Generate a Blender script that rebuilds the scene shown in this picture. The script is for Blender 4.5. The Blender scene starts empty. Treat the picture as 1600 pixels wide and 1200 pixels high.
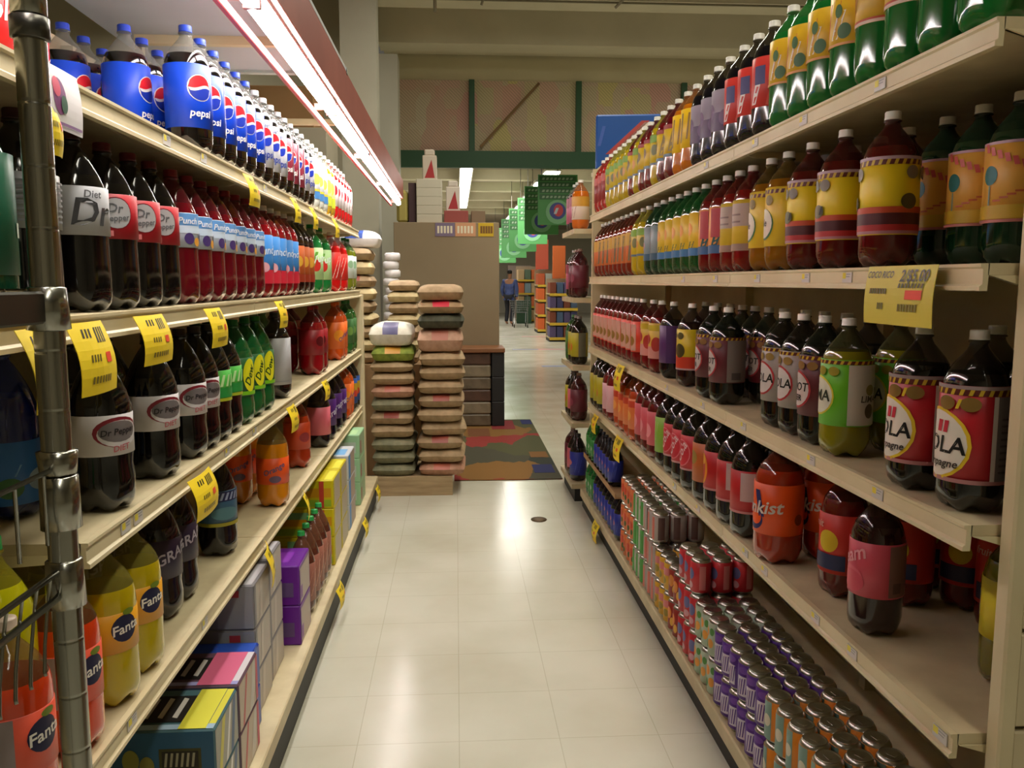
import bpy, math, random
from mathutils import Vector, Matrix
R = math.radians
random.seed(7)
scene = bpy.context.scene
col = scene.collection

# ------------------------------------------------------------------ camera, world, lamps, exposure
F_PX, CAM_H = 1335.0, 1.38
cam_d = bpy.data.cameras.new('camera'); cam = bpy.data.objects.new('camera', cam_d); col.objects.link(cam)
cam_d.sensor_width = 36.0; cam_d.lens = 36.0 * F_PX / 1600.0; cam_d.clip_start = .02; cam_d.clip_end = 200
cam.location = (0, 0, CAM_H)
PITCH = math.atan(160 / F_PX); YAW = math.atan(88 / F_PX * math.cos(PITCH))
cam.rotation_euler = (math.pi / 2 - PITCH, 0, -YAW)
scene.camera = cam
scene.view_settings.view_transform = 'Standard'; scene.view_settings.look = 'None'
scene.view_settings.gamma = 1; scene.view_settings.use_curve_mapping = False
scene.view_settings.exposure = 0.0
w = bpy.data.worlds.new('world'); scene.world = w; w.use_nodes = True
w.node_tree.nodes['Background'].inputs[0].default_value = (1, .9, .72, 1)
w.node_tree.nodes['Background'].inputs[1].default_value = .08
TUBE_L, FAR_L = 24.0, 12.0

def area_lamp(name, x, y, z, sx, sy, power, color=(1, .95, .80)):
    d = bpy.data.lights.new(name, 'AREA'); d.shape = 'RECTANGLE'; d.size = sx; d.size_y = sy
    d.energy = power; d.color = color
    o = bpy.data.objects.new(name, d); col.objects.link(o); o.location = (x, y, z)
    return o
for i, (x, y, p) in enumerate([(1.05, -1.2, 43), (1.05, 1.6, 48), (1.0, 4.4, 56), (.8, 7.2, 84)]):
    area_lamp('ceiling_lamp', x, y, 4.45, .3, 2.0, p)
area_lamp('side_fill_lamp', -3.2, 9.0, 4.3, .3, 1.6, 40)  # unseen fill lamps, this one and the next, added to brighten columns and lattice
area_lamp('side_fill_lamp', 4.0, 8.6, 4.3, .3, 2.4, 46)
canopy_fill = area_lamp('canopy_fill_lamp', -.515, 4.05, 2.052, .05, 6.3, 26, (1, .96, .93)); canopy_fill.rotation_euler = (0, R(28), 0); canopy_fill.data.spread = R(130)  # added lamp above the tubes, throws extra light down onto the left shelves
for y in (15.5, 20, 25, 30):
    area_lamp('far_ceiling_lamp', 1.0, y, 3.28, 1.2, 2.0, 86, (1, .95, .88))

# ------------------------------------------------------------------ materials
def lin(c):
    out = []
    for v in c:
        v /= 255.0
        out.append(v / 12.92 if v <= .04045 else ((v + .055) / 1.055) ** 2.4)
    return tuple(out) + (1,)
MC = {}
def M(c, rough=.5, metal=0.0, coat=0.0, spec=.5):
    k = ('p', tuple(c), rough, metal, coat, spec)
    if k not in MC:
        m = bpy.data.materials.new('paint_%d_%d_%d' % tuple(c)); m.use_nodes = True
        b = m.node_tree.nodes['Principled BSDF']
        b.inputs['Base Color'].default_value = lin(c); b.inputs['Roughness'].default_value = rough
        b.inputs['Metallic'].default_value = metal; b.inputs['Coat Weight'].default_value = coat
        b.inputs['Coat Roughness'].default_value = .08
        b.inputs['Specular IOR Level'].default_value = spec
        MC[k] = m
    return MC[k]
def ink(c): return M(c, .42)
def liquid(c):
    return M(c, .1, 0, .6)
def clear_plastic(c, a):
    k = ('c', tuple(c), a)
    if k not in MC:
        m = bpy.data.materials.new('clear_plastic'); m.use_nodes = True
        nt = m.node_tree; b = nt.nodes['Principled BSDF']; out = nt.nodes['Material Output']
        b.inputs['Base Color'].default_value = lin(c); b.inputs['Roughness'].default_value = .08
        t = nt.nodes.new('ShaderNodeBsdfTransparent'); t.inputs[0].default_value = (.88, .88, .86, 1)
        x = nt.nodes.new('ShaderNodeMixShader'); x.inputs[0].default_value = a
        nt.links.new(t.outputs[0], x.inputs[1]); nt.links.new(b.outputs[0], x.inputs[2])
        nt.links.new(x.outputs[0], out.inputs['Surface'])
        MC[k] = m
    return MC[k]
def noisy(name, c1, c2, scale, rough=.6, bump=0.0, detail=4, stretch=(1, 1, 1), lo=.35, hi=.65, rough2=None):
    k = ('n', name)
    if k in MC: return MC[k]
    m = bpy.data.materials.new(name); m.use_nodes = True
    nt = m.node_tree; b = nt.nodes['Principled BSDF']
    tc = nt.nodes.new('ShaderNodeTexCoord'); mp = nt.nodes.new('ShaderNodeMapping'); mp.inputs['Scale'].default_value = stretch
    nz = nt.nodes.new('ShaderNodeTexNoise'); nz.inputs['Scale'].default_value = scale; nz.inputs['Detail'].default_value = detail
    rp = nt.nodes.new('ShaderNodeValToRGB'); rp.color_ramp.elements[0].position = lo; rp.color_ramp.elements[1].position = hi
    rp.color_ramp.elements[0].color = lin(c1); rp.color_ramp.elements[1].color = lin(c2)
    nt.links.new(tc.outputs['Object'], mp.inputs[0]); nt.links.new(mp.outputs[0], nz.inputs['Vector'])
    nt.links.new(nz.outputs['Fac'], rp.inputs[0]); nt.links.new(rp.outputs[0], b.inputs['Base Color'])
    b.inputs['Roughness'].default_value = rough
    if bump:
        bp = nt.nodes.new('ShaderNodeBump'); bp.inputs['Strength'].default_value = bump; bp.inputs['Distance'].default_value = .01
        nt.links.new(nz.outputs['Fac'], bp.inputs['Height']); nt.links.new(bp.outputs[0], b.inputs['Normal'])
    MC[k] = m
    return m
def glow(name, c, strength):
    k = ('e', name)
    if k not in MC:
        m = bpy.data.materials.new(name); m.use_nodes = True
        b = m.node_tree.nodes['Principled BSDF']; b.inputs['Base Color'].default_value = (.8, .8, .8, 1)
        b.inputs['Emission Color'].default_value = c; b.inputs['Emission Strength'].default_value = strength
        MC[k] = m
    return MC[k]

BEIGE = noisy('beige_shelf_paint', (206, 190, 150), (216, 202, 164), 6, .45)
BEIGE_WORN = noisy('worn_shelf_deck', (188, 172, 136), (206, 192, 154), 9, .5)
RAIL_IN = M((176, 160, 122), .5)
KICK = M((28, 26, 22), .6)
CHROME = M((158, 157, 148), .2, 1.0)
CHROME_DARK = M((84, 82, 76), .3, .9)

# ------------------------------------------------------------------ mesh helper
class MB:
    def __init__(s): s.v = []; s.f = []; s.m = []; s.sm = []; s.mats = []
    def mi(s, m):
        if m not in s.mats: s.mats.append(m)
        return s.mats.index(m)
    def add(s, vs, fs, m, smooth=False):
        b = len(s.v); i = s.mi(m); s.v += [tuple(v) for v in vs]
        for f in fs: s.f.append(tuple(b + k for k in f)); s.m.append(i); s.sm.append(smooth)
    def box(s, lo, hi, m, bev=0.0):
        x0, y0, z0 = lo; x1, y1, z1 = hi
        if bev <= 0:
            s.add([(x0, y0, z0), (x1, y0, z0), (x1, y1, z0), (x0, y1, z0), (x0, y0, z1), (x1, y0, z1), (x1, y1, z1), (x0, y1, z1)],
                  [(0, 3, 2, 1), (4, 5, 6, 7), (0, 1, 5, 4), (1, 2, 6, 5), (2, 3, 7, 6), (3, 0, 4, 7)], m)
            return
        b = bev; vs = []
        for z, e in ((z0, b), (z0 + b, 0), (z1 - b, 0), (z1, b)):
            c = b if e == 0 else b
            pts = [(x0 + e, y0 + e + (b if e == 0 else 0)), (x0 + e + (b if e == 0 else 0), y0 + e), (x1 - e - (b if e == 0 else 0), y0 + e), (x1 - e, y0 + e + (b if e == 0 else 0)),
                   (x1 - e, y1 - e - (b if e == 0 else 0)), (x1 - e - (b if e == 0 else 0), y1 - e), (x0 + e + (b if e == 0 else 0), y1 - e), (x0 + e, y1 - e - (b if e == 0 else 0))]
            vs += [(p[0], p[1], z) for p in pts]
        fs = [tuple(range(7, -1, -1)), tuple(range(24, 32))]
        for r in range(3):
            for k in range(8): fs.append((r * 8 + k, r * 8 + (k + 1) % 8, (r + 1) * 8 + (k + 1) % 8, (r + 1) * 8 + k))
        s.add(vs, fs, m)
    def lathe(s, prof, seg, mats, c=(0, 0, 0), petal=0, smooth=True):
        """prof: (r,z) list; mats: one material or one per band"""
        n = len(prof); base = len(s.v)
        for r, z in prof:
            for k in range(seg):
                a = 2 * math.pi * k / seg; rr, zz = r, z
                if petal and z < .034 and r > .01:
                    q = .5 + .5 * math.cos(5 * a); t = 1 - z / .034
                    rr = r * (1 - .13 * q * t); zz = z + .009 * q * t
                s.v.append((c[0] + rr * math.cos(a), c[1] + rr * math.sin(a), c[2] + zz))
        for i in range(n - 1):
            m = mats[i] if isinstance(mats, (list, tuple)) else mats
            j = s.mi(m)
            for k in range(seg):
                s.f.append((base + i * seg + k, base + i * seg + (k + 1) % seg, base + (i + 1) * seg + (k + 1) % seg, base + (i + 1) * seg + k))
                s.m.append(j); s.sm.append(smooth)
        for i, rev in ((0, True), (n - 1, False)):
            if prof[i][0] > 1e-5:
                f = [base + i * seg + k for k in range(seg)]
                s.f.append(tuple(reversed(f)) if rev else tuple(f))
                s.m.append(s.mi(mats[min(i, n - 2)] if isinstance(mats, (list, tuple)) else mats)); s.sm.append(False)
    def tube(s, pts, r, m, seg=8):
        pts = [Vector(p) for p in pts]; base = len(s.v); n = len(pts); j = s.mi(m)
        for i, p in enumerate(pts):
            d = (pts[min(i + 1, n - 1)] - pts[max(i - 1, 0)]).normalized()
            a = d.cross(Vector((0, 0, 1)));
            if a.length < .05: a = d.cross(Vector((1, 0, 0)))
            a.normalize(); b = d.cross(a)
            rr = r[i] if isinstance(r, (list, tuple)) else r
            for k in range(seg):
                t = 2 * math.pi * k / seg
                s.v.append(tuple(p + a * rr * math.cos(t) + b * rr * math.sin(t)))
        for i in range(n - 1):
            for k in range(seg):
                s.f.append((base + i * seg + k, base + i * seg + (k + 1) % seg, base + (i + 1) * seg + (k + 1) % seg, base + (i + 1) * seg + k)); s.m.append(j); s.sm.append(True)
        s.f.append(tuple(base + k for k in range(seg))); s.m.append(j); s.sm.append(False)
        s.f.append(tuple(base + (n - 1) * seg + k for k in range(seg))); s.m.append(j); s.sm.append(False)
    def prism_y(s, poly, y0, y1, m):
        n = len(poly)
        s.add([(x, y0, z) for x, z in poly] + [(x, y1, z) for x, z in poly],
              [tuple(range(n)), tuple(range(2 * n - 1, n - 1, -1))] + [(k, (k + 1) % n, n + (k + 1) % n, n + k) for k in range(n)], m)
    def mesh(s, name):
        me = bpy.data.meshes.new(name); me.from_pydata(s.v, [], s.f)
        for m in s.mats: me.materials.append(m)
        me.polygons.foreach_set('material_index', s.m); me.polygons.foreach_set('use_smooth', s.sm)
        me.update(); return me
    def build(s, name, parent=None, loc=None):
        return put(name, s.mesh(name), parent, loc)

def put(name, me, parent=None, loc=None, rotz=0.0):
    o = bpy.data.objects.new(name, me); col.objects.link(o)
    if parent is not None: o.parent = parent
    if loc is not None: o.location = loc
    if rotz: o.rotation_euler = (0, 0, rotz)
    return o
def tag(o, label, cat, group=None, kind=None):
    o['label'] = label; o['category'] = cat
    if group: o['group'] = group
    if kind: o['kind'] = kind
    return o
def thing(name, label, cat, loc=(0, 0, 0), rotz=0.0, group=None):
    o = bpy.data.objects.new(name, None); o.empty_display_size = .05; col.objects.link(o)
    o.location = loc; o.rotation_euler = (0, 0, rotz)
    return tag(o, label, cat, group)
def struct(name, mb, label=None):
    o = mb.build(name); o['kind'] = 'structure'
    if label: o['label'] = label
    return o
ORD = 'first second third fourth fifth sixth seventh eighth ninth tenth eleventh twelfth thirteenth fourteenth fifteenth sixteenth seventeenth eighteenth nineteenth twentieth'.split()
ORD += ['twenty-' + x for x in ORD[:9]] + ['thirtieth'] + ['thirty-' + x for x in ORD[:9]] + ['fortieth'] + ['forty-' + x for x in ORD[:9]] + ['fiftieth']

# ------------------------------------------------------------------ lettering and wrapped labels
TXT = {}
def text_mesh(body):
    if body not in TXT:
        c = bpy.data.curves.new('lettering', 'FONT'); c.body = body; c.size = 1.0; c.resolution_u = 2
        c.align_x = 'CENTER'; c.align_y = 'CENTER'; c.offset = .018
        o = bpy.data.objects.new('lettering', c)
        me = bpy.data.meshes.new_from_object(o)
        TXT[body] = ([tuple(v.co[:2]) for v in me.vertices], [tuple(p.vertices) for p in me.polygons])
        bpy.data.objects.remove(o); bpy.data.curves.remove(c); bpy.data.meshes.remove(me)
    return TXT[body]
def shapes_into(mb, shapes, place, step):
    """place(u, v, layer) -> point. Units of u, v: centimetres."""
    lay, prev = 0, None
    for sh in shapes:
        t = sh[0]; m = ink(sh[-1])
        if not (t == 'quad' and prev == 'quad'): lay += 1
        prev = t
        if t == 'rect' or t == 'quad':
            if t == 'rect':
                u0, v0, u1, v1 = sh[1:5]; top = lambda u, v1=v1: v1; bot = lambda u, v0=v0: v0
                n = max(1, int(math.ceil((u1 - u0) / step)))
                us = [u0 + (u1 - u0) * i / n for i in range(n + 1)]
                vs = [place(u, f(u), lay) for u in us for f in (bot, top)]
                mb.add(vs, [(2 * i, 2 * i + 2, 2 * i + 3, 2 * i + 1) for i in range(n)], m, True)
            else:                                   # slanted bar: (u,v) bottom, width, height, shear
                u, v, wd, h, shear = sh[1:6]
                n = max(1, int(math.ceil((abs(shear)) / step)), int(h / 3))
                vs = []
                for i in range(n + 1):
                    q = i / n
                    vs += [place(u + shear * q, v + h * q, lay), place(u + wd + shear * q, v + h * q, lay)]
                mb.add(vs, [(2 * i, 2 * i + 1, 2 * i + 3, 2 * i + 2) for i in range(n)], m, True)
        elif t == 'disc':
            u, v, ru, rv = sh[1:5]; n = 20; rings = max(1, int(math.ceil(ru / step)))
            vs = [place(u, v, lay)]
            for k in range(1, rings + 1):
                for i in range(n):
                    a = 2 * math.pi * i / n
                    vs.append(place(u + ru * k / rings * math.cos(a), v + rv * k / rings * math.sin(a), lay))
            fs = [(0, 1 + i, 1 + (i + 1) % n) for i in range(n)]
            for k in range(rings - 1):
                for i in range(n):
                    a = 1 + k * n + i; b = 1 + k * n + (i + 1) % n
                    fs.append((a, a + n, b + n, b))
            mb.add(vs, fs, m, True)
        elif t == 'cap':                            # upper or lower part of a disc with a wavy chord: u,v,r,sign
            u, v, r, sg = sh[1:5]; n = 12; vs = []
            for i in range(n + 1):
                x = -r + 2 * r * i / n; h = math.sqrt(max(0, r * r - x * x)); wv = .16 * r * math.sin(x / r * 2.6) + sg * .12 * r
                e = sg * h
                if sg * (e - wv) < 0: wv = e
                vs += [place(u + x, v + wv, lay), place(u + x, v + e, lay)]
            mb.add(vs, [(2 * i, 2 * i + 2, 2 * i + 3, 2 * i + 1) for i in range(n)], m, True)
        elif t == 'text':
            body, u, v, size, shear, rot = sh[1:7]
            tv, tf = text_mesh(body); cr, sr = math.cos(R(rot)), math.sin(R(rot))
            vs = []
            for x, y in tv:
                x = (x + shear * y) * size; y = y * size
                vs.append(place(u + x * cr - y * sr, v + x * sr + y * cr, lay + 1.5))
            mb.add(vs, tf, m)
LBL = {}
def label_mesh(key, r, z0, z1, base, shapes):
    if key in LBL: return LBL[key]
    mb = MB(); n = 40; rr = r + .0006; j = ink(base)
    prof = [(r - .0004, z0), (rr, z0 + .0005), (rr, z1 - .0005), (r - .0004, z1)]
    b = len(mb.v)
    mb.lathe(prof, n, j)
    mb.f = [f for f in mb.f if len(f) == 4]; mb.m = mb.m[:len(mb.f)]; mb.sm = mb.sm[:len(mb.f)]
    def place(u, v, lay):
        q = rr + .0003 * lay + .0003; a = u / 100 / r
        return (q * math.cos(a), q * math.sin(a), z0 + v / 100)
    shapes_into(mb, shapes, place, r * 100 * .16)
    LBL[key] = mb.mesh('label')
    return LBL[key]

# ------------------------------------------------------------------ bottle shapes
def profile(kind):
    foot = [(.006, .004), (.028, 0), (.042, .003), (.0505, .014), (.0535, .028)]
    neck = [(.0145, .277), (.0137, .2815), (.0168, .283), (.0168, .2855), (.0137, .2865), (.0137, .299)]
    if kind == 'round':
        mid = [(.0540, .040), (.0540, .19), (.0532, .205), (.0505, .219), (.0455, .2325), (.037, .2465), (.027, .259), (.0185, .2695)]
    elif kind == 'taper':
        mid = [(.0540, .040), (.0535, .08), (.0525, .118), (.0530, .125), (.0530, .198), (.0500, .211), (.0435, .228), (.035, .246), (.026, .262), (.0185, .272)]
    elif kind == 'waist':
        mid = [(.0540, .040), (.0545, .06), (.0520, .085), (.0545, .11), (.0545, .18), (.0525, .197), (.047, .215), (.0385, .236), (.028, .256), (.0195, .27)]
    return foot + mid + neck
BOD = {}; CAPS = {}
def body_mesh(kind, liq, plast, fill, alpha):
    k = (kind, liq, plast, fill, alpha)
    if k not in BOD:
        mb = MB(); pr = profile(kind)
        lm = liquid(liq); nm = clear_plastic(plast, alpha)
        mb.lathe(pr, 30, [lm if pr[i + 1][1] <= fill + 1e-6 else nm for i in range(len(pr) - 1)], petal=1)
        BOD[k] = mb.mesh('bottle_body')
    return BOD[k]
def cap_mesh(c):
    if c not in CAPS:
        mb = MB(); pr = [(.0140, .2868), (.0158, .2870), (.0158, .2895), (.0152, .2900), (.0152, .3010), (.0142, .3030), (.0001, .3032)]
        mb.lathe(pr, 20, M(c, .4)); CAPS[c] = mb.mesh('bottle_cap')
    return CAPS[c]

WHITE = (232, 228, 218); BLACK = (18, 16, 16)
def stripes(v0, v1, u0=-15.5, u1=16, n=22, c1=(90, 28, 22), c2=(200, 165, 40)):
    d = (u1 - u0) / n
    return [('rect', u0, v0, u1, v1, c1)] + [('quad', u0 + i * d, v0, d * .42, v1 - v0, .35, c2) for i in range(n)]
def globe(u, v, r): return [('disc', u, v, r, r, WHITE), ('cap', u, v, r * .93, 1, (215, 30, 40)), ('cap', u, v, r * .93, -1, (25, 50, 160))]
COLA = (13, 8, 7); NECK = (120, 116, 108)
DARKNECK = (34, 28, 22)
K = {}
def kind(key, name, desc, prof, liq, plast, cap, z0, z1, base, shapes, fill=.2325, alpha=.45):
    K[key] = dict(name=name, desc=desc, prof=prof, liq=liq, plast=plast, cap=cap, z0=z0, z1=z1, base=base, shapes=shapes, fill=fill, alpha=alpha)
# ---- tube-lit rack, top shelf
kind('bluecola', 'cola_bottle', 'blue-label cola bottle', 'round', COLA, (150, 150, 145), (40, 70, 190), .058, .207, (10, 70, 215),
     globe(-3.2, 9.3, 3.1) + [('text', 'pepsi', -3.2, 3.4, 2.5, .15, 0, WHITE), ('rect', 2.2, 0.3, 2.7, 14.6, WHITE), ('rect', 5.0, 3, 9.5, 12, (120, 150, 215))] + globe(13.4, 9.3, 3.1) , fill=.2325, alpha=.3)
kind('silvercola', 'cola_bottle', 'silver-label diet cola bottle', 'round', COLA, (150, 150, 145), (205, 205, 205), .058, .207, (196, 198, 204),
     globe(-3.0, 9.5, 3.1) + [('text', 'diet', -3, 13.2, 2.2, .1, 0, (70, 80, 120)), ('text', 'pepsi', -3, 4, 3.2, .15, 0, (40, 60, 140)), ('rect', 3, 1, 9, 13.5, (235, 235, 232))], alpha=.3)
kind('cherrycola', 'cola_bottle', 'cherry-red-label cola bottle', 'round', COLA, (150, 150, 145), (190, 190, 190), .058, .207, (150, 50, 70),
     globe(-3.0, 9.5, 3.0) + [('rect', 1.5, 0, 6, 14.9, (196, 196, 204)), ('text', 'pepsi', -3, 4, 3.0, .15, 0, WHITE)], alpha=.3)
kind('whitesoda', 'fruit_soda_bottle', 'white-and-blue-label clear soda bottle', 'round', (205, 208, 200), (190, 190, 185), WHITE, .05, .2, (232, 236, 238),
     [('rect', -15, 0, 15, 3.2, (70, 130, 190)), ('disc', -3, 8.5, 3.5, 2.4, (240, 225, 90)), ('rect', -15, 3.2, 15, 4.2, (200, 190, 60))], alpha=.3)
kind('limewhite', 'fruit_soda_bottle', 'lime-yellow-label soda bottle', 'round', (190, 150, 30), (190, 190, 160), WHITE, .05, .2, (235, 238, 170),
     [('rect', -15, 0, 15, 4.5, (190, 200, 50)), ('disc', -3, 9, 3.2, 3.2, (240, 245, 90))], alpha=.3)
kind('redwhite', 'fruit_soda_bottle', 'white-label red soda bottle', 'round', (190, 16, 24), (210, 120, 120), WHITE, .07, .2, (240, 232, 230),
     [('disc', -3.5, 8, 2.6, 2.6, (210, 40, 50)), ('disc', 3.5, 5, 2.0, 2.0, (215, 60, 60))], alpha=.35)
kind('redlabelcola', 'cola_bottle', 'red-label cola bottle', 'round', COLA, (140, 140, 135), (190, 30, 30), .07, .2, (205, 30, 32),
     [('text', 'Cola', -3, 7, 5.5, .3, 8, WHITE), ('quad', -8, 2, 9, 1.2, 2, WHITE)], alpha=.3)
# ---- tube-lit rack, second shelf
DR = lambda base, oval, ink_: [('disc', -2.5, 4.6, 2.9, 2.9, base), ('disc', -2.5, 4.6, 2.7, 2.7, oval), ('text', 'Dr', -2.7, 5.4, 2.3, .15, 0, ink_), ('text', 'Pepper', -2.4, 3.7, 1.5, .15, 6, ink_)]
kind('darkgreen', 'lemon_lime_bottle', 'dark-green-label soda bottle', 'taper', (10, 60, 38), (20, 70, 45), (20, 120, 60), .06, .22, (16, 84, 58),
     [('text', 'ale', -3, 9, 4, .2, 0, (120, 170, 120)), ('rect', 3, 5, 7, 7, (200, 210, 190))], alpha=.8)
kind('greydark', 'cola_bottle', 'grey-panel dark soda bottle', 'taper', (10, 8, 8), (30, 28, 28), (60, 20, 24), .128, .208, (150, 150, 148),
     [('rect', -7, 1 + i * .8, 4, 1.35 + i * .8, (122, 122, 122)) for i in range(8)], alpha=.7)
kind('dietdoctor', 'cola_bottle', 'grey-label dark soda bottle', 'taper', (10, 8, 8), (26, 24, 24), (60, 20, 24), .128, .208, (172, 172, 174),
     [('text', 'Dr', -1.5, 3.6, 6.2, .2, 0, (62, 62, 64)), ('text', 'Diet', -1.5, 6.7, 1.7, .1, 0, (110, 110, 112))], alpha=.7)
kind('reddoctor', 'cola_bottle', 'red-label dark soda bottle', 'taper', (10, 7, 7), (26, 22, 22), (90, 16, 24), .128, .208, (176, 18, 34),
     DR((120, 10, 24), (170, 168, 168), (96, 96, 98)) + [('rect', -5.6, .5, -3.2, 1.5, (216, 120, 120))], alpha=.7)
kind('juice', 'fruit_soda_bottle', 'sky-blue-label dark red juice bottle', 'taper', (96, 6, 20), (110, 30, 40), (130, 20, 30), .128, .205, (196, 206, 222),
     [('rect', -15, 4.6, 15, 7.6, (104, 160, 220)), ('rect', -15, 3.2, 15, 4.9, (205, 222, 240)), ('disc', -5.5, 2.2, 1.2, 1.2, (225, 170, 90)), ('disc', -1.5, 2.0, 1.3, 1.3, (70, 50, 110)),
      ('disc', .8, 1.3, 1.0, 1.0, (225, 160, 60)), ('disc', 3.2, 2.2, 1.3, 1.3, (70, 50, 110)), ('text', 'Punch', -1.6, 5.9, 2.0, .2, 0, (240, 240, 240))], alpha=.6)
kind('bluejuice', 'fruit_soda_bottle', 'blue-label red juice bottle', 'round', (130, 10, 22), (150, 40, 46), WHITE, .045, .2, (58, 130, 200),
     [('rect', -15, 0, 15, 4.4, (205, 40, 60)), ('text', 'Punch', -2.5, 10.5, 3.6, .25, 5, (215, 228, 240)), ('disc', -4.5, 5.2, 2.2, 1.6, (230, 170, 180)), ('disc', 2.5, 5.0, 2.4, 1.6, (225, 140, 150)), ('disc', -8, 6, 1.5, 1.2, (60, 140, 70))], alpha=.6)
kind('orangecola', 'cola_bottle', 'orange-label dark soda bottle', 'round', (30, 10, 8), DARKNECK, WHITE, .05, .19, (190, 92, 40),
     [('rect', -15, 0, 15, 3, (150, 50, 26)), ('disc', -3, 8, 2.6, 2.2, (225, 170, 60))], alpha=.6)
kind('paleup', 'lemon_lime_bottle', 'pale-green-label lemon-lime bottle', 'round', (28, 120, 56), (30, 130, 60), (30, 140, 60), .06, .2, (186, 226, 160),
     [('disc', -4.5, 6.2, 2.6, 2.6, (205, 50, 40)), ('text', '7up', -2.5, 9.2, 4.5, .25, 14, (240, 250, 240)), ('quad', -8, 1.2, 1.4, 11, 3.5, (120, 190, 70))], alpha=.6)
kind('brightred', 'fruit_soda_bottle', 'bright red soda bottle', 'round', (200, 20, 22), (214, 70, 70), WHITE, .06, .2, (216, 44, 36),
     [('quad', -7, 1, 2.2, 11, 4, (235, 215, 205))], alpha=.5)
kind('palegreen', 'lemon_lime_bottle', 'white-label green soda bottle', 'round', (110, 120, 24), (90, 150, 80), (30, 140, 60), .07, .2, (206, 222, 214),
     [('disc', -2, 8, 2.2, 2.2, (150, 190, 150))], alpha=.5)
# ---- tube-lit rack, third shelf
kind('whitedoctor', 'cola_bottle', 'white-label dark soda bottle', 'waist', (9, 8, 8), (18, 17, 17), (40, 24, 26), .105, .178, (206, 200, 200),
     [('disc', -1.5, 4.2, 4.6, 2.7, (130, 30, 44)), ('disc', -1.2, 3.9, 4.2, 2.4, (206, 200, 200)), ('disc', -1.5, 4.3, 3.7, 1.9, (112, 104, 104)),
      ('text', 'Dr Pepper', -1.5, 4.3, 1.55, .2, 4, (36, 30, 32)), ('text', 'DIET', -1.3, 1.3, 1.5, .2, 6, (176, 90, 96))], alpha=.8)
kind('limegreen', 'cola_bottle', 'lime-green-label dark soda bottle', 'waist', (9, 9, 8), (18, 18, 16), (30, 26, 26), .105, .185, (76, 172, 66),
     [('rect', -15, 0, 15, .8, (170, 180, 40)), ('disc', -5, 5.2, 1.0, 1.0, (220, 100, 30)), ('rect', -15, 1, 15, 3.4, (40, 140, 60))] + [('quad', -3 + i * 1.8, 3.8, .8, 3, .9, (190, 225, 160)) for i in range(4)], alpha=.8)
kind('dew', 'lemon_lime_bottle', 'green bottle with yellow-lettered label', 'waist', (24, 92, 44), (26, 100, 48), (30, 110, 50), .085, .195, (22, 98, 40),
     [('rect', -9, .2, -5.5, 10.8, (120, 104, 70)), ('rect', -15, .3, 15, 1.4, (120, 190, 30)), ('disc', -1.0, 6, 2.4, 4.8, (225, 220, 30)), ('text', 'Dew', -1.0, 6.0, 3.0, .35, 70, (20, 70, 30)), ('disc', 5.5, 6, 1.8, 4.6, (225, 220, 30))], alpha=.75)
kind('blanklabel', 'cola_bottle', 'plain grey-white-label dark bottle', 'round', (18, 12, 10), (24, 20, 18), (24, 22, 22), .05, .215, (176, 176, 178),
     [('rect', -14, 1, 14, 1.3, (150, 150, 152))], alpha=.8)
kind('redpop', 'fruit_soda_bottle', 'deep red soda bottle', 'round', (140, 10, 22), (110, 14, 22), (150, 20, 30), .09, .2, (150, 22, 34),
     [('disc', -3, 6, 2.2, 2.2, (90, 12, 20)), ('quad', 1.5, 2, 1.2, 8, 2.2, (200, 90, 100))], alpha=.8)
kind('orangepop', 'orange_soda_bottle', 'orange-label orange soda bottle', 'round', (205, 78, 16), (190, 80, 30), (230, 110, 30), .06, .2, (232, 110, 36),
     [('disc', -4, 7, 3, 3, (240, 150, 40)), ('text', 'Orange', -1, 7, 2.8, .2, 40, (90, 60, 130))], alpha=.7)
kind('greenpop', 'lemon_lime_bottle', 'small green soda bottle', 'round', (40, 100, 40), (50, 110, 50), (40, 120, 50), .06, .2, (60, 110, 56),
     [('disc', -3, 7, 2.4, 2.4, (110, 150, 70))], alpha=.7)
kind('bluebottle', 'fruit_soda_bottle', 'dark blue soda bottle', 'waist', (12, 24, 84), (20, 34, 96), (22, 44, 150), .03, .14, (52, 112, 190),
     [('disc', -3, 3, 2.2, 1.8, (60, 110, 60)), ('disc', 2.5, 4, 2.6, 2.0, (150, 170, 190)), ('quad', -7, 5, 5, 2, 1, (120, 170, 220))], alpha=.85)
# ---- tube-lit rack, fourth shelf
FAN = lambda u, v: [('disc', u, v, 2.5, 2.5, (24, 26, 64)), ('text', 'Fanta', u + .3, v, 2.5, .15, 8, WHITE), ('disc', u + .8, v + 2.9, 1.2, .6, (110, 130, 20))]
kind('pineapple', 'fruit_soda_bottle', 'yellow soda bottle', 'round', (186, 164, 8), (150, 140, 60), (190, 180, 150), .105, .178, (226, 160, 28),
     FAN(-1.2, 4.4) + FAN(14.5, 4.4) + [('quad', -8.5, 1, 1.5, 5, 2, (240, 190, 60))], fill=.219, alpha=.45)
kind('yellowtall', 'fruit_soda_bottle', 'tall yellow bottle with green cap', 'round', (200, 196, 10), (170, 160, 40), (30, 170, 80), .05, .1, (196, 200, 20),
     [('rect', -15, 1, 15, 3, (214, 206, 60))], fill=.2465, alpha=.5)
kind('orangeside', 'orange_soda_bottle', 'orange soda bottle with grey label panel', 'round', (214, 62, 18), (120, 84, 50), (180, 160, 140), .09, .178, (236, 92, 66),
     [('rect', -15, .1, -5, 8.7, (150, 136, 138))] + FAN(-1.0, 5.2), fill=.219, alpha=.45)
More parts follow.
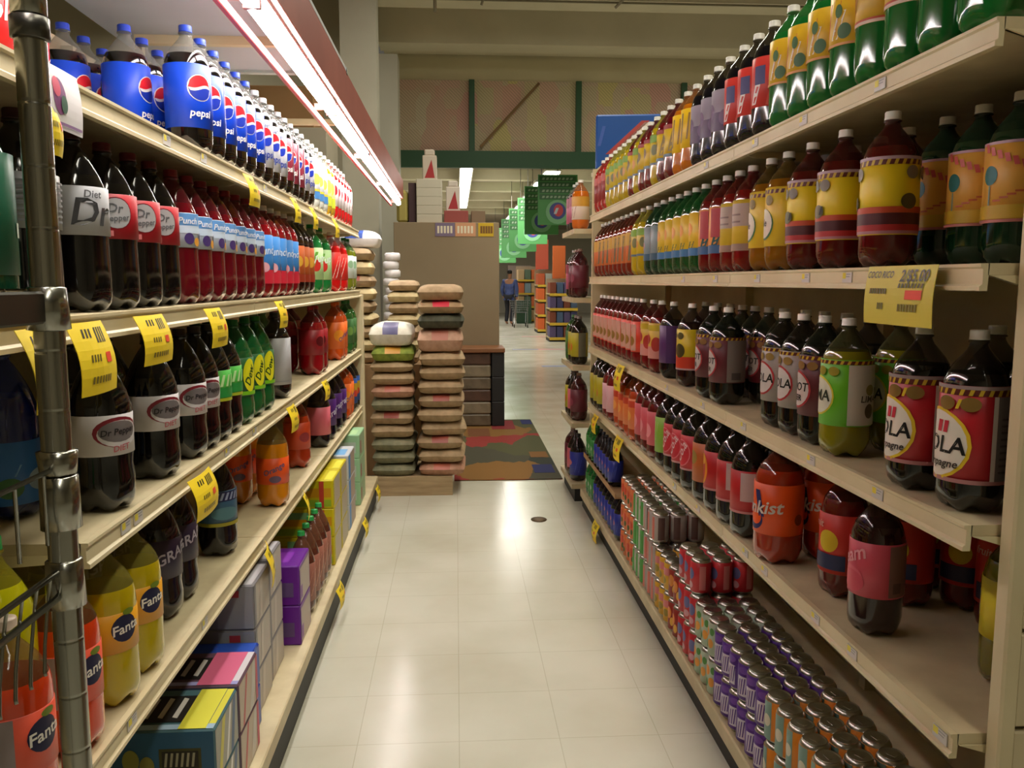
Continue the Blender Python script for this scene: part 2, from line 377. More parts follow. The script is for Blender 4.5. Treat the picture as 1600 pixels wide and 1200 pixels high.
kind('grape', 'grape_soda_bottle', 'purple-label grape soda bottle', 'waist', (14, 8, 16), (22, 16, 24), (40, 20, 60), .1, .19, (48, 34, 62),
     [('text', 'GRAPE', -1.5, 5.6, 3.4, .25, 18, (190, 182, 200)), ('quad', -7, 1, 9, 1.6, 2, (100, 40, 110)), ('quad', 2.5, 1, 1.2, 6, 3, (170, 160, 60))], alpha=.85)
kind('bluelabel', 'grape_soda_bottle', 'blue-and-yellow-label dark soda bottle', 'waist', (14, 9, 12), (24, 18, 20), (60, 60, 70), .09, .19, (60, 96, 124),
     [('rect', -15, 7, 15, 9.8, (36, 40, 84)), ('rect', -15, 0, 15, 1, (160, 150, 40)), ('quad', 2.4, 4, 1.7, 5.6, 2.4, (214, 186, 40))] + [('quad', -6 + i * 1.4, 7.4, .7, 2, .8, (150, 160, 190)) for i in range(6)] + [('disc', -3, 3.6, 4, 1.8, (86, 130, 140))], alpha=.85)
kind('orangeyellow', 'orange_soda_bottle', 'orange-yellow soda bottle', 'round', (208, 128, 8), (150, 126, 70), (200, 150, 40), .082, .172, (232, 84, 22),
     [('text', 'Orange', -5.2, 5.2, 2.6, .2, 24, (92, 84, 120)), ('text', 'Orange', 3.8, 5.4, 2.8, .2, 58, (120, 110, 150)), ('quad', 4, 1, 2, 5, 4, (236, 150, 40)), ('disc', -5, 1.8, 2, 1.2, (110, 84, 110))], fill=.219, alpha=.5)
kind('orangedark', 'orange_soda_bottle', 'dark orange soda bottle', 'waist', (170, 52, 14), (120, 46, 22), (180, 80, 30), .08, .19, (196, 66, 26), [('disc', -3, 5, 2.5, 2, (150, 56, 60))], alpha=.8)
kind('pinklabel', 'fruit_soda_bottle', 'pink-label dark soda bottle', 'waist', (20, 10, 12), (30, 20, 22), (60, 30, 40), .06, .19, (214, 104, 120), [('rect', 3, 1, 7, 11, (226, 140, 150))], alpha=.85)
kind('grapecrush', 'grape_soda_bottle', 'violet-label grape soda bottle', 'waist', (16, 9, 20), (26, 18, 30), (60, 30, 90), .07, .2, (74, 26, 110), [('text', 'Grape', -2.5, 6.5, 4.2, .2, 28, (196, 190, 210))], alpha=.85)
kind('mixed', 'cola_bottle', 'yellow-and-blue-label dark bottle', 'waist', (20, 14, 14), (30, 24, 24), (40, 50, 110), .05, .2, (44, 84, 160), [('rect', -15, 6, 15, 12, (196, 160, 40)), ('disc', -2, 6, 2.2, 2, (190, 60, 40))], alpha=.85)
# ---- shaded rack
GREEN = (14, 92, 34)
kind('greenfruit', 'fruit_soda_bottle', 'green bottle with red-wedge yellow label', 'round', (16, 104, 40), (22, 110, 44), WHITE, .105, .215, (214, 168, 30),
     [('quad', -4.6, 2.2, 3.2, 6.8, 1.4, (206, 62, 56)), ('quad', -2.6, 1.4, 1.9, 5.6, 1.8, (228, 216, 196)), ('disc', .8, 2.8, 1.5, 1.6, (50, 92, 40)), ('disc', -.6, 7.0, .9, 1.4, (60, 100, 44)), ('rect', -15, 0, 15, .5, (220, 150, 90)), ('quad', 5, 3, 3, 5, 1, (200, 150, 36))], alpha=.7)
kind('greenplain', 'fruit_soda_bottle', 'green bottle with plain gold label', 'round', (16, 104, 40), (22, 110, 44), WHITE, .115, .215, (208, 162, 34),
     [('rect', -15, 0, 15, .6, (222, 190, 170)), ('rect', -15, .6, 15, 1.0, (190, 70, 40)), ('quad', -5, 3, 2, 5, 2, (196, 120, 30))], alpha=.7)
kind('redwedge', 'cola_bottle', 'red-label dark soda bottle with blue block', 'round', (15, 13, 20), DARKNECK, WHITE, .075, .205, (204, 54, 46),
     [('rect', -1.6, 5.8, 1.7, 10.6, (56, 50, 110)), ('quad', -2.8, .8, 1.8, 5, 1.4, (224, 206, 200)), ('quad', 2, .3, 1, 12, 2.6, (222, 84, 70))], alpha=.6)
kind('lilac', 'grape_soda_bottle', 'lilac-grey-label dark soda bottle', 'round', (16, 13, 22), DARKNECK, WHITE, .075, .2, (150, 136, 150),
     [('rect', -15, 0, 15, 5.6, (84, 56, 92)), ('disc', -2.4, 6, 2, 2.4, (104, 70, 112)), ('disc', 3.4, 4, 2, 2.4, (120, 90, 124)), ('rect', 5, 5, 9, 12, (190, 186, 190))], alpha=.6)
kind('yellowband', 'orange_soda_bottle', 'golden-label orange soda bottle', 'round', (200, 112, 14), (150, 90, 40), WHITE, .08, .215, (234, 186, 24),
     [('quad', -2.2, 2, .9, 10, 1.2, (120, 90, 30)), ('quad', 1.2, 3, .7, 9, 1, (150, 110, 30))], alpha=.6)
kind('redyellow', 'fruit_soda_bottle', 'yellow-label dark red soda bottle', 'round', (104, 12, 24), (90, 20, 26), WHITE, .085, .205, (214, 176, 36),
     [('rect', -15, 0, 15, 1.2, (86, 110, 130)), ('disc', -2.5, 6.6, 2.8, 2.2, (120, 96, 50)), ('quad', 2.2, 2, 2, 8, 2, (150, 126, 70)), ('rect', -15, 10.4, 15, 12, (150, 36, 30))], alpha=.7)
kind('limeyellow', 'fruit_soda_bottle', 'yellow-green-label soda bottle', 'round', (186, 160, 20), (150, 140, 50), WHITE, .085, .205, (204, 176, 40),
     [('rect', -15, 0, 15, .9, (90, 110, 130)), ('disc', -2.5, 5, 2.6, 2.2, (214, 140, 40)), ('rect', -15, 9, 15, 12, (120, 160, 36)), ('disc', 3, 6, 1.8, 2.2, (110, 110, 60))], alpha=.7)
kind('redtall', 'fruit_soda_bottle', 'red-label red soda bottle', 'round', (170, 24, 22), (150, 40, 36), WHITE, .06, .2, (150, 34, 34), [('disc', -3, 8, 2.4, 2.4, (196, 80, 60)), ('rect', -15, 9.8, 15, 14, (190, 60, 40))], alpha=.7)
kind('pine', 'fruit_soda_bottle', 'dark green bottle with fruit-print gold label', 'round', (10, 46, 24), (20, 44, 28), WHITE, .075, .215, (226, 170, 68),
     [('rect', -15, 13.5, 15, 14, (190, 150, 170)), ('disc', -2.4, 8.2, 1.5, 1.7, (40, 116, 116)), ('rect', -2.55, 3, -2.25, 6.4, (120, 160, 150)), ('rect', -15, .6, 15, 3.0, (206, 170, 50))] +
     [('quad', -3.4 + i * 1.3, 12.2 - i * .62, .8, 1.5, -.4, (206, 90, 84)) for i in range(6)] + [('quad', -1.5 + i * 1.2, 3.6 + i * .5, 1.4, .35, 0, (196, 100, 60)) for i in range(5)] + [('rect', -15, 0, 15, .5, (196, 120, 110))], alpha=.8)
kind('kola', 'fruit_soda_bottle', 'yellow-and-maroon-label red soda bottle', 'round', (84, 10, 8), (70, 20, 18), WHITE, .062, .212, (228, 200, 20),
     stripes(13.4, 14.4) + [('rect', -15.8, 14.4, 16, 15.0, (176, 150, 160)), ('rect', -15.8, .2, 16, .8, (176, 120, 130)), ('rect', -15.8, .8, 16, 2.0, (176, 36, 36)), ('rect', -15.8, 2.0, 16, 4.2, (74, 14, 22)), ('rect', -15.8, 4.2, 16, 5.4, (190, 70, 30)),
      ('disc', -4.6, 11.9, 1.3, 1.3, (110, 104, 90)), ('disc', -1.4, 11.9, 1.3, 1.3, (120, 112, 96)), ('quad', -3.3, 11, .4, 2, .5, (90, 80, 60)), ('disc', -3.2, 6.3, 1.8, 1.5, (92, 90, 40)), ('disc', 9.0, 6.4, 1.6, 1.5, (70, 66, 30)), ('disc', 9.5, 11.9, 1.3, 1.3, (110, 104, 90)), ('disc', 12.7, 11.9, 1.3, 1.3, (120, 112, 96)), ('quad', -2.6, 5.6, .5, 1.8, .6, (30, 30, 16))], alpha=.7)
kind('swoosh', 'ginger_ale_bottle', 'yellow-label amber soda bottle with white swoosh', 'round', (132, 84, 8), (90, 70, 30), WHITE, .062, .212, (222, 188, 44),
     stripes(13.4, 14.4) + [('disc', -4.2, 5.6, 3.4, 4.0, (52, 110, 44)), ('disc', -4.5, 5.9, 3.3, 3.8, (216, 206, 186)), ('text', 'ale', -4.5, 6, 2.6, .2, 0, (60, 56, 44)), ('disc', -2.4, 11.7, 1.3, 1.3, (130, 110, 50))], alpha=.7)
kind('greyyellow', 'fruit_soda_bottle', 'grey-and-yellow-label red soda bottle', 'round', (112, 14, 10), (90, 24, 20), WHITE, .06, .205, (204, 172, 44),
     [('rect', -15, 7, 15, 13.4, (170, 150, 136)), ('rect', -15, 0, 15, 2.0, (150, 120, 100)), ('rect', -7, 8, 2, 8.5, (130, 110, 104)), ('rect', -7, 10, 2, 10.5, (130, 110, 104))], alpha=.7)
kind('pinkyellow', 'fruit_soda_bottle', 'pink-and-yellow-label red soda bottle', 'round', (106, 12, 14), (90, 24, 24), WHITE, .06, .205, (226, 150, 80),
     [('rect', -15, 0, 15, 2.6, (52, 92, 136)), ('rect', -1.5, 5, 2.5, 14, (176, 54, 60)), ('rect', -8, 9, -4, 14, (220, 190, 60)), ('quad', -1, 2.6, 2.4, 2.6, 1, (30, 80, 80))], alpha=.7)
kind('greenyellow', 'lemon_lime_bottle', 'yellow-label green soda bottle', 'round', (16, 74, 30), (20, 84, 36), WHITE, .06, .205, (222, 184, 40),
     [('rect', -15, 0, 15, 2.6, (54, 112, 160)), ('disc', -2.4, 9, 2.2, 2.2, (226, 150, 50)), ('quad', -2.5, 2.6, 2.4, 2.2, 1, (90, 100, 40)), ('disc', 4.4, 8, 2, 2, (214, 160, 40))], alpha=.7)
kind('greyblue', 'lemon_lime_bottle', 'grey-blue-label dark green soda bottle', 'round', (14, 60, 34), (20, 66, 40), WHITE, .06, .2, (130, 146, 150),
     [('rect', -15, 0, 15, 2.8, (40, 84, 110)), ('disc', -2.4, 10, 2.2, 1.4, (206, 150, 70)), ('disc', -2, 6, 2.2, 1.8, (196, 150, 150))], alpha=.7)
kind('orangered', 'fruit_soda_bottle', 'orange-red-label soda bottle', 'round', (120, 30, 16), (96, 40, 26), WHITE, .06, .2, (206, 110, 56),
     [('rect', -15, 8, 15, 14, (204, 160, 60)), ('quad', -4, 1, 1.6, 12, 1, (170, 50, 40)), ('quad', 1.6, 1, 1.2, 12, 1, (120, 110, 80))], alpha=.7)
RCOLA = stripes(14.6, 15.6) + [('rect', -15.8, 15.6, 16, 16.2, (150, 132, 134)), ('rect', -15.8, .0, 16, .7, (176, 120, 120)), ('disc', -.8, 6.2, 6.3, 6.1, (226, 190, 40)), ('disc', -.8, 6.2, 5.7, 5.6, (226, 218, 204)),
     ('text', 'COLA', -.6, 6.0, 4.0, .12, 0, BLACK), ('text', 'Champagne', -.8, 3.0, 1.9, .2, 0, (60, 50, 46)), ('quad', -.6, 8.2, 1.0, 2, .3, (196, 40, 60)), ('quad', .8, 8.2, .8, 2, .3, (196, 40, 60)),
     ('disc', 1.2, 13.2, 1.5, 1.2, (128, 98, 40)), ('disc', 5.0, 13.2, 1.5, 1.2, (128, 98, 40)), ('quad', 2.8, 12.4, .5, 1.6, .5, (226, 190, 40)),
     ('rect', 8.2, .7, 8.9, 14.6, (206, 196, 190)), ('rect', 8.9, .7, 14.5, 14.6, (112, 104, 104))] + [('rect', 9.4, 2 + i * 1.1, 13.8, 2.35 + i * 1.1, (80, 74, 74)) for i in range(9)]
kind('redcola', 'cola_bottle', 'cola bottle with white sunburst on red label', 'round', (12, 10, 9), DARKNECK, WHITE, .052, .214, (176, 20, 34), RCOLA, alpha=.55)
kind('lime', 'lemon_lime_bottle', 'yellow-green soda bottle with lime-and-white label', 'round', (126, 122, 14), (70, 70, 40), WHITE, .07, .215, (100, 186, 24),
     stripes(13.5, 14.3) + [('disc', -1.0, 6.4, 4.6, 4.4, (214, 200, 60)), ('disc', -1.0, 6.4, 4.2, 4.0, (214, 212, 190)), ('text', 'LIMA', -1.0, 6.4, 3.4, .1, 0, (34, 40, 24)), ('rect', 6.4, .3, 14.4, 13.4, (206, 202, 188)), ('disc', 11.4, 3.4, 1.3, 1.6, (84, 76, 50)), ('disc', 11.4, 8, 1.2, 1.2, (140, 130, 70)), ('text', 'LIMA', 11.2, 6, 2.0, .1, 0, (60, 56, 40)),
      ('disc', .4, 12.0, 1.2, 1.0, (150, 140, 40)), ('disc', 3.4, 12.0, 1.2, 1.0, (150, 140, 40))], alpha=.6)
kind('rootgrey', 'cola_bottle', 'dark bottle with red-ringed disc on grey label', 'round', (14, 12, 11), DARKNECK, WHITE, .07, .212, (150, 140, 132),
     stripes(13.2, 14.0) + [('disc', -.6, 6, 4.6, 4.5, (176, 50, 54)), ('disc', -.6, 6, 4.1, 4.0, (206, 196, 190)), ('text', 'COLA', -.6, 6, 3.2, .12, 0, (30, 26, 26)), ('disc', -1, 11.8, 1.3, 1.0, (150, 120, 60)), ('disc', 2.4, 11.8, 1.3, 1.0, (150, 120, 60))], alpha=.6)
kind('maroon', 'cola_bottle', 'dark soda bottle with disc on maroon label', 'round', (14, 15, 11), (26, 32, 24), WHITE, .07, .212, (92, 22, 32),
     stripes(13.2, 14.0) + [('disc', -1.2, 6, 4.6, 4.5, (176, 50, 54)), ('disc', -1.2, 6, 4.1, 4.0, (196, 186, 180)), ('text', 'ROOT', -1.2, 6.6, 2.8, .12, 0, (40, 36, 36)), ('text', 'BEER', -1.2, 4.0, 2.0, .12, 0, (40, 36, 36)), ('rect', 6.6, .3, 14, 13.2, (128, 118, 112)), ('rect', 8, 1.0, 11, 3.2, (84, 78, 74)), ('disc', .4, 11.8, 1.3, 1.0, (140, 100, 50)), ('disc', 3.6, 11.8, 1.3, 1.0, (140, 100, 50))], alpha=.65)
kind('tropical', 'fruit_soda_bottle', 'yellow-and-red-label dark red soda bottle', 'round', (36, 10, 12), (40, 24, 24), WHITE, .062, .21, (214, 186, 20),
     [('rect', -15.8, 0, 16, 4.8, (196, 56, 30)), ('rect', -15.8, 0, 16, .6, (180, 150, 150)), ('disc', 1.2, 7.0, 2.4, 2.6, (70, 60, 20)), ('disc', -2, 12.4, 1.5, 1.3, (90, 80, 40)), ('disc', 1.6, 12.4, 1.5, 1.3, (90, 80, 40)), ('rect', 7.4, .3, 14, 14.6, (150, 136, 120))], alpha=.6)
kind('violet', 'grape_soda_bottle', 'violet-panel dark soda bottle', 'round', (16, 11, 18), DARKNECK, WHITE, .062, .21, (86, 42, 104), [('rect', -10, 0, -2, 14.8, (110, 90, 130)), ('rect', 5, 0, 14, 14.8, (70, 34, 92))], alpha=.6)
kind('yellowred', 'fruit_soda_bottle', 'yellow-and-pink-label red soda bottle', 'round', (110, 14, 18), (86, 26, 26), WHITE, .062, .21, (214, 176, 70),
     [('rect', -15.8, 0, 16, 5, (206, 140, 130)), ('disc', -2.5, 8, 3, 2.4, (176, 40, 36)), ('disc', 3.4, 6, 2.4, 3, (170, 50, 40)), ('rect', -15.8, 11.6, 16, 14, (196, 170, 40))], alpha=.6)
kind('punch', 'fruit_soda_bottle', 'orange-red-label fruit punch bottle', 'round', (112, 16, 18), (90, 28, 28), WHITE, .06, .2, (222, 66, 36),
     [('rect', -9.4, .6, 2.4, 12.6, (206, 156, 140)), ('disc', -3.6, 8, 2.6, 2.6, (176, 130, 40)), ('disc', -.6, 5.0, 2.2, 2.2, (150, 110, 40)), ('quad', -8, 2, 2, 6, 1.6, (214, 96, 90))], alpha=.6)
kind('sunkist', 'orange_soda_bottle', 'orange soda bottle with white script on orange label', 'round', (158, 38, 10), (110, 40, 20), (200, 90, 30), .075, .2, (232, 82, 12),
     [('disc', -1.4, 3.4, 2.7, 2.6, (34, 34, 96)), ('disc', -1.0, 4.0, 1.9, 1.9, (232, 82, 12)), ('quad', .2, 4.4, 1.5, 6.4, -1.4, (34, 34, 96)), ('text', 'Sunkist', -.4, 6.4, 4.4, .3, 6, (210, 200, 190)), ('disc', 9.5, 4, 1.1, 1.4, (150, 60, 20))], alpha=.6)
kind('lemonred', 'fruit_soda_bottle', 'red soda bottle with lemon picture label', 'round', (92, 14, 12), (80, 26, 22), (150, 50, 40), .06, .2, (196, 46, 34),
     [('rect', -8.6, 0, -7.6, 14, (46, 50, 104)), ('rect', -10.6, 0, -8.8, 14, (206, 196, 190)), ('disc', 1.8, 7.6, 2.5, 2.6, (206, 176, 30)), ('text', 'fruit', -1.5, 11.4, 2.4, .2, 0, (200, 150, 140)), ('rect', -3, 1, 6, 4.6, (40, 46, 84))], alpha=.6)
kind('pinkscript', 'fruit_soda_bottle', 'dark red bottle with script on pink label', 'round', (40, 12, 12), (50, 26, 24), (80, 30, 30), .085, .2, (206, 76, 94),
     [('text', 'Cream', -2.4, 7.4, 4.2, .3, 24, (226, 150, 160)), ('disc', -1.0, 3.4, 3.6, 2.6, (214, 96, 112)), ('disc', -.6, 2.9, 3.4, 2.3, (206, 76, 94)), ('rect', 7.5, .4, 14, 11.2, (128, 92, 84)), ('rect', 8.4, 1.2, 10.4, 3.4, (90, 66, 60))], alpha=.6)
kind('whitered', 'cola_bottle', 'cola bottle with white panel on red label', 'round', (13, 11, 10), DARKNECK, (40, 30, 30), .075, .198, (186, 24, 32),
     [('rect', -15.8, 0, 16, .7, (196, 130, 130)), ('rect', 2.6, 3.6, 10.2, 11.8, (196, 170, 168)), ('quad', -6.5, 1, .8, 10.5, 1.5, (206, 130, 40))], alpha=.7)
kind('swirlred', 'cola_bottle', 'cola bottle with gold swirl on red label', 'round', (13, 11, 10), DARKNECK, (40, 30, 30), .075, .198, (186, 22, 28),
     [('rect', -15.8, 0, 16, .7, (196, 130, 130)), ('disc', -2.4, 6.4, 3.0, 5.0, (218, 140, 30)), ('disc', -3.2, 6.4, 2.6, 4.6, (186, 22, 28)), ('disc', -2, 9.5, 1.4, 1.8, (226, 160, 40))], alpha=.7)
kind('scriptred', 'cola_bottle', 'cola bottle with white script on red label', 'round', (13, 11, 10), DARKNECK, (40, 30, 30), .075, .198, (196, 26, 38),
     [('rect', -15.8, 0, 16, .7, (196, 140, 140)), ('disc', -1.4, 6, 4.2, 4.8, (226, 120, 130)), ('disc', -1.4, 6, 3.8, 4.4, (200, 44, 58)), ('text', 'Cola', -1.2, 6.4, 4.2, .3, 60, (228, 196, 200))], alpha=.7)
kind('amber', 'cola_bottle', 'dark soda bottle with amber label', 'round', (16, 11, 9), DARKNECK, (40, 30, 30), .07, .2, (186, 96, 36), [('disc', -2, 8, 2.4, 2.4, (150, 120, 50))], alpha=.7)
kind('greenlabel', 'lemon_lime_bottle', 'dark soda bottle with lime label', 'round', (24, 12, 12), DARKNECK, (40, 30, 30), .06, .2, (134, 178, 56), [('quad', -3, 1, 2.6, 11, 2, (196, 200, 170))], alpha=.7)
kind('rose', 'fruit_soda_bottle', 'red soda bottle with rose label', 'round', (96, 16, 20), (80, 30, 30), (120, 50, 50), .06, .2, (206, 84, 96), [('disc', -2, 6, 3, 3, (226, 140, 146)), ('quad', 3, 2, 2, 8, 2, (224, 150, 150))], alpha=.7)
kind('orangepeach', 'orange_soda_bottle', 'orange soda bottle with peach label', 'round', (170, 60, 22), (130, 60, 30), (180, 90, 50), .06, .2, (220, 120, 60), [('disc', -2, 6, 3, 2.4, (230, 160, 80)), ('rect', -15, 10, 15, 13, (196, 66, 40))], alpha=.7)
kind('whitepink', 'fruit_soda_bottle', 'red soda bottle with pale pink label', 'round', (110, 14, 24), (90, 26, 30), (150, 60, 70), .05, .19, (218, 170, 176), [('quad', -3, 3, 4, 5, 2, (206, 90, 104))], alpha=.7)
kind('olive', 'fruit_soda_bottle', 'olive soda bottle with white-and-yellow label', 'round', (104, 98, 10), (90, 84, 20), (150, 140, 40), .09, .2, (206, 190, 40), [('rect', -12, 3, -4, 8, (206, 200, 186)), ('rect', -12, 8.6, -4, 10.4, (214, 196, 30))], alpha=.6)
kind('yellowdark', 'fruit_soda_bottle', 'yellow-green-label dark soda bottle', 'round', (22, 16, 14), DARKNECK, (120, 110, 100), .05, .2, (176, 166, 30), [('disc', -3, 6, 2.6, 2.6, (196, 110, 40)), ('rect', 4, 0, 9, 15, (110, 110, 90))], alpha=.7)
kind('pinkdark', 'fruit_soda_bottle', 'dusty-pink-label dark soda bottle', 'round', (20, 14, 16), (120, 120, 110), (196, 196, 190), .05, .21, (186, 96, 124), [('rect', 3, 2, 8, 12, (206, 150, 180)), ('rect', -15, 10, 15, 16, (150, 60, 80))], alpha=.5)
kind('ambertop', 'orange_soda_bottle', 'amber bottle with white-and-gold label', 'round', (196, 96, 12), (170, 90, 40), WHITE, .06, .2, (226, 206, 190), [('rect', -15, 8, 15, 14, (206, 150, 50)), ('quad', -3, 1, 3, 8, 2, (150, 80, 50))], alpha=.5)
kind('berry', 'fruit_soda_bottle', 'dark berry-red juice bottle', 'round', (70, 16, 28), (80, 30, 36), (150, 120, 110), .06, .2, (104, 34, 50), [('disc', -2, 6, 2.6, 2.6, (140, 60, 80))], alpha=.7)

SHELF_Z = dict(L1=1.687, L2=1.328, L3=.967, L4=.612, L5=.16, R1=1.769, R2=1.408, R3=.997, R4=.647, R5=.11)
LEVEL = {'1': 'top', '2': 'second', '3': 'third', '4': 'fourth', '5': 'bottom'}
SPEC = []       # (shelf, row, kind, x, y, extra rotation, z scale)
def run(shelf, row, key, x, ys, rot=None):
    if shelf in ('R3', 'R4'): x, ys = x + .03, [y * 1.03 for y in ys if y * 1.03 < 5.07]
    for y in ys: SPEC.append((shelf, row, key, x, y, rot, 1.0))
def every(a, b, step=.117):
    out = []; y = a
    while y <= b + 1e-6: out.append(round(y, 3)); y += step
    return out
# ---- tube-lit rack
for row, x, ofs in (('front', -.645, 0), ('middle', -.79, .004), ('back', -.93, -.003)):
    run('L1', row, 'bluecola', x, [2.19 + ofs + .116 * i for i in range(6)], None if row == 'front' else .35)
    run('L1', row, 'silvercola', x, [2.895 + ofs + .116 * i for i in range(3)])
    if row != 'back':
        run('L1', row, 'cherrycola', x, [3.25 + ofs + .116 * i for i in range(3)])
        run('L1', row, 'silvercola', x, [3.6 + ofs, 3.716 + ofs])
        run('L1', row, 'whitesoda', x, [3.86 + ofs + .117 * i for i in range(3)])
        run('L1', row, 'limewhite', x, [4.22 + ofs, 4.337 + ofs])
        run('L1', row, 'redwhite', x, [4.47 + ofs + .117 * i for i in range(6)])
run('L1', 'middle', 'redlabelcola', -.80, [1.55, 1.68])
run('L2', 'front', 'darkgreen', -.645, [1.2]); run('L2', 'front', 'greydark', -.645, [1.335])
run('L2', 'front', 'dietdoctor', -.645, [1.518], -.35)
run('L2', 'front', 'reddoctor', -.645, [1.65, 1.775, 1.892], -.35)
run('L2', 'front', 'juice', -.645, [2.03 + .114 * i for i in range(7)])
run('L2', 'front', 'bluejuice', -.645, [2.84 + .115 * i for i in range(5)])
run('L2', 'front', 'orangecola', -.645, [3.43, 3.545, 3.66])
run('L2', 'front', 'paleup', -.645, [3.9, 4.16]); run('L2', 'front', 'brightred', -.645, [4.5, 4.78]); run('L2', 'front', 'palegreen', -.645, [5.05, 5.2])
run('L2', 'middle', 'reddoctor', -.78, every(1.4, 2.0, .125)); run('L2', 'middle', 'juice', -.78, every(2.1, 2.8, .125))
run('L3', 'front', 'whitedoctor', -.645, [1.575, 1.836, 2.04, 2.152], -.3)
run('L3', 'front', 'limegreen', -.645, [2.265, 2.378], -.3); run('L3', 'front', 'dew', -.645, [2.52, 2.66, 2.8], -.3)
run('L3', 'front', 'blanklabel', -.645, [3.087]); run('L3', 'front', 'redpop', -.645, [3.86, 3.98]); run('L3', 'front', 'orangepop', -.645, [4.58, 4.70]); run('L3', 'front', 'greenpop', -.645, [5.0, 5.15])
run('L3', 'middle', 'bluebottle', -.79, [1.53], -.5); run('L3', 'middle', 'whitedoctor', -.775, [1.75, 1.94]); run('L3', 'middle', 'greenpop', -.775, [2.6, 2.73, 2.9, 3.2, 3.34, 3.48]); run('L3', 'middle', 'redpop', -.775, [3.7, 3.95, 4.1])
run('L4', 'front', 'orangeside', -.63, [1.185], -.2); run('L4', 'front', 'orangeside', -.645, [1.385], -.2)
run('L4', 'front', 'pineapple', -.645, [1.547, 1.681], -.35); run('L4', 'middle', 'pineapple', -.775, [1.53, 1.66])
run('L4', 'front', 'grape', -.69, [1.95, 2.07]); run('L4', 'middle', 'grape', -.82, [1.9, 2.03])
run('L4', 'front', 'bluelabel', -.68, [2.41], -.3); run('L4', 'middle', 'bluelabel', -.81, [2.25, 2.37])
run('L4', 'front', 'orangeyellow', -.635, [2.94], -.35); run('L4', 'middle', 'orangeyellow', -.77, [2.98, 3.1])
run('L4', 'front', 'orangedark', -.665, [3.56]); run('L4', 'front', 'pinklabel', -.645, [4.0]); run('L4', 'front', 'grapecrush', -.645, [4.2, 4.42, 4.6]); run('L4', 'front', 'orangepop', -.645, [4.82, 4.94]); run('L4', 'front', 'mixed', -.645, [5.1, 5.24])
SPEC.append(('L4', 'front', 'yellowtall', -.695, 1.283, -.4, 1.29))
# ---- shaded rack
XR = .86
run('R1', 'front', 'greenplain', XR, [1.37, 1.49, 1.61, 1.73]); run('R1', 'front', 'greenfruit', XR, [1.85, 1.97, 2.09, 2.21], .5)
run('R1', 'front', 'redwedge', XR, [2.34, 2.46, 2.58], .5); run('R1', 'front', 'lilac', XR, [2.71, 2.83, 2.95], .4); run('R1', 'front', 'yellowband', XR, [3.08, 3.2], .4)
run('R1', 'front', 'redyellow', XR, [3.33, 3.45, 3.68, 3.8, 4.03]); run('R1', 'front', 'limeyellow', XR, [3.565, 3.915, 4.15, 4.27, 4.39, 4.51, 4.63]); run('R1', 'front', 'redtall', XR, [4.76, 4.88, 5.0])
run('R2', 'middle', 'pine', 1.0, [1.49, 1.605, 1.725], .55); run('R2', 'front', 'kola', .862, [1.68], .15); run('R2', 'front', 'kola', .862, [1.885, 2.06], .6)
run('R2', 'middle', 'kola', .985, [1.85, 1.97, 2.1]); run('R2', 'back', 'pine', 1.12, [1.42, 1.54, 1.66, 1.78])
run('R2', 'front', 'swoosh', .86, [2.205, 2.325], .7); run('R2', 'front', 'greyyellow', .86, [2.47, 2.585], .3); run('R2', 'front', 'pinkyellow', .86, [2.705, 2.82], .5)
run('R2', 'front', 'greenyellow', .86, [2.94, 3.055, 3.17, 3.285, 3.4], .4); run('R2', 'front', 'greyblue', .86, [3.53, 3.65]); run('R2', 'front', 'limeyellow', .86, [3.8, 3.92]); run('R2', 'front', 'orangered', .86, every(4.05, 5.05))
run('R2', 'middle', 'swoosh', .98, [2.25, 2.38]); run('R2', 'middle', 'greenyellow', .98, every(2.55, 3.5))
run('R3', 'front', 'redcola', .838, [1.325], 0.0); run('R3', 'front', 'redcola', .83, [1.475], 0.0); run('R3', 'middle', 'redcola', .96, [1.34, 1.46])
run('R3', 'front', 'lime', .83, [1.77], 0.05); run('R3', 'middle', 'lime', .96, [1.79], .05)
run('R3', 'front', 'rootgrey', .835, [2.02, 2.14], .1); run('R3', 'front', 'maroon', .835, [1.90], .1)
run('R3', 'front', 'maroon', .82, [2.55, 2.70], .05); run('R3', 'middle', 'maroon', .945, [2.42, 2.54, 2.66, 2.78]); run('R3', 'middle', 'rootgrey', .96, [1.93, 2.05, 2.18, 2.3])
run('R3', 'front', 'tropical', .835, [3.0], .2); run('R3', 'front', 'violet', .835, [3.26]); run('R3', 'front', 'yellowred', .835, [3.45, 3.6], .3); run('R3', 'middle', 'tropical', .96, [2.95, 3.1, 3.25])
run('R3', 'front', 'punch', .835, every(3.8, 5.05, .1195), .3)
run('R4', 'front', 'pinkscript', .848, [1.635], .15); run('R4', 'front', 'lemonred', .875, [1.84], .1); run('R4', 'front', 'sunkist', .815, [2.085], .35)
run('R4', 'middle', 'sunkist', .95, [2.1]); run('R4', 'back', 'lemonred', 1.12, [1.62, 1.75, 1.88]); run('R4', 'middle', 'lemonred', 1.0, [1.78])
run('R4', 'middle', 'olive', .98, [1.39], .3)
run('R4', 'front', 'whitered', .815, [2.3, 2.43], .3); run('R4', 'front', 'swirlred', .815, [2.56], .3); run('R4', 'front', 'amber', .815, [2.69]); run('R4', 'front', 'scriptred', .815, [2.84, 2.96, 3.08], .4)
run('R4', 'front', 'greenlabel', .815, [3.22]); run('R4', 'front', 'rose', .815, [3.36, 3.48, 3.6]); run('R4', 'front', 'orangepeach', .815, [3.74, 3.86, 3.98, 4.1]); run('R4', 'front', 'whitepink', .815, [4.3, 4.42])
run('R4', 'front', 'yellowdark', .815, [4.6, 4.72, 4.84, 4.96]); run('R4', 'middle', 'scriptred', .94, every(2.4, 3.5, .125))

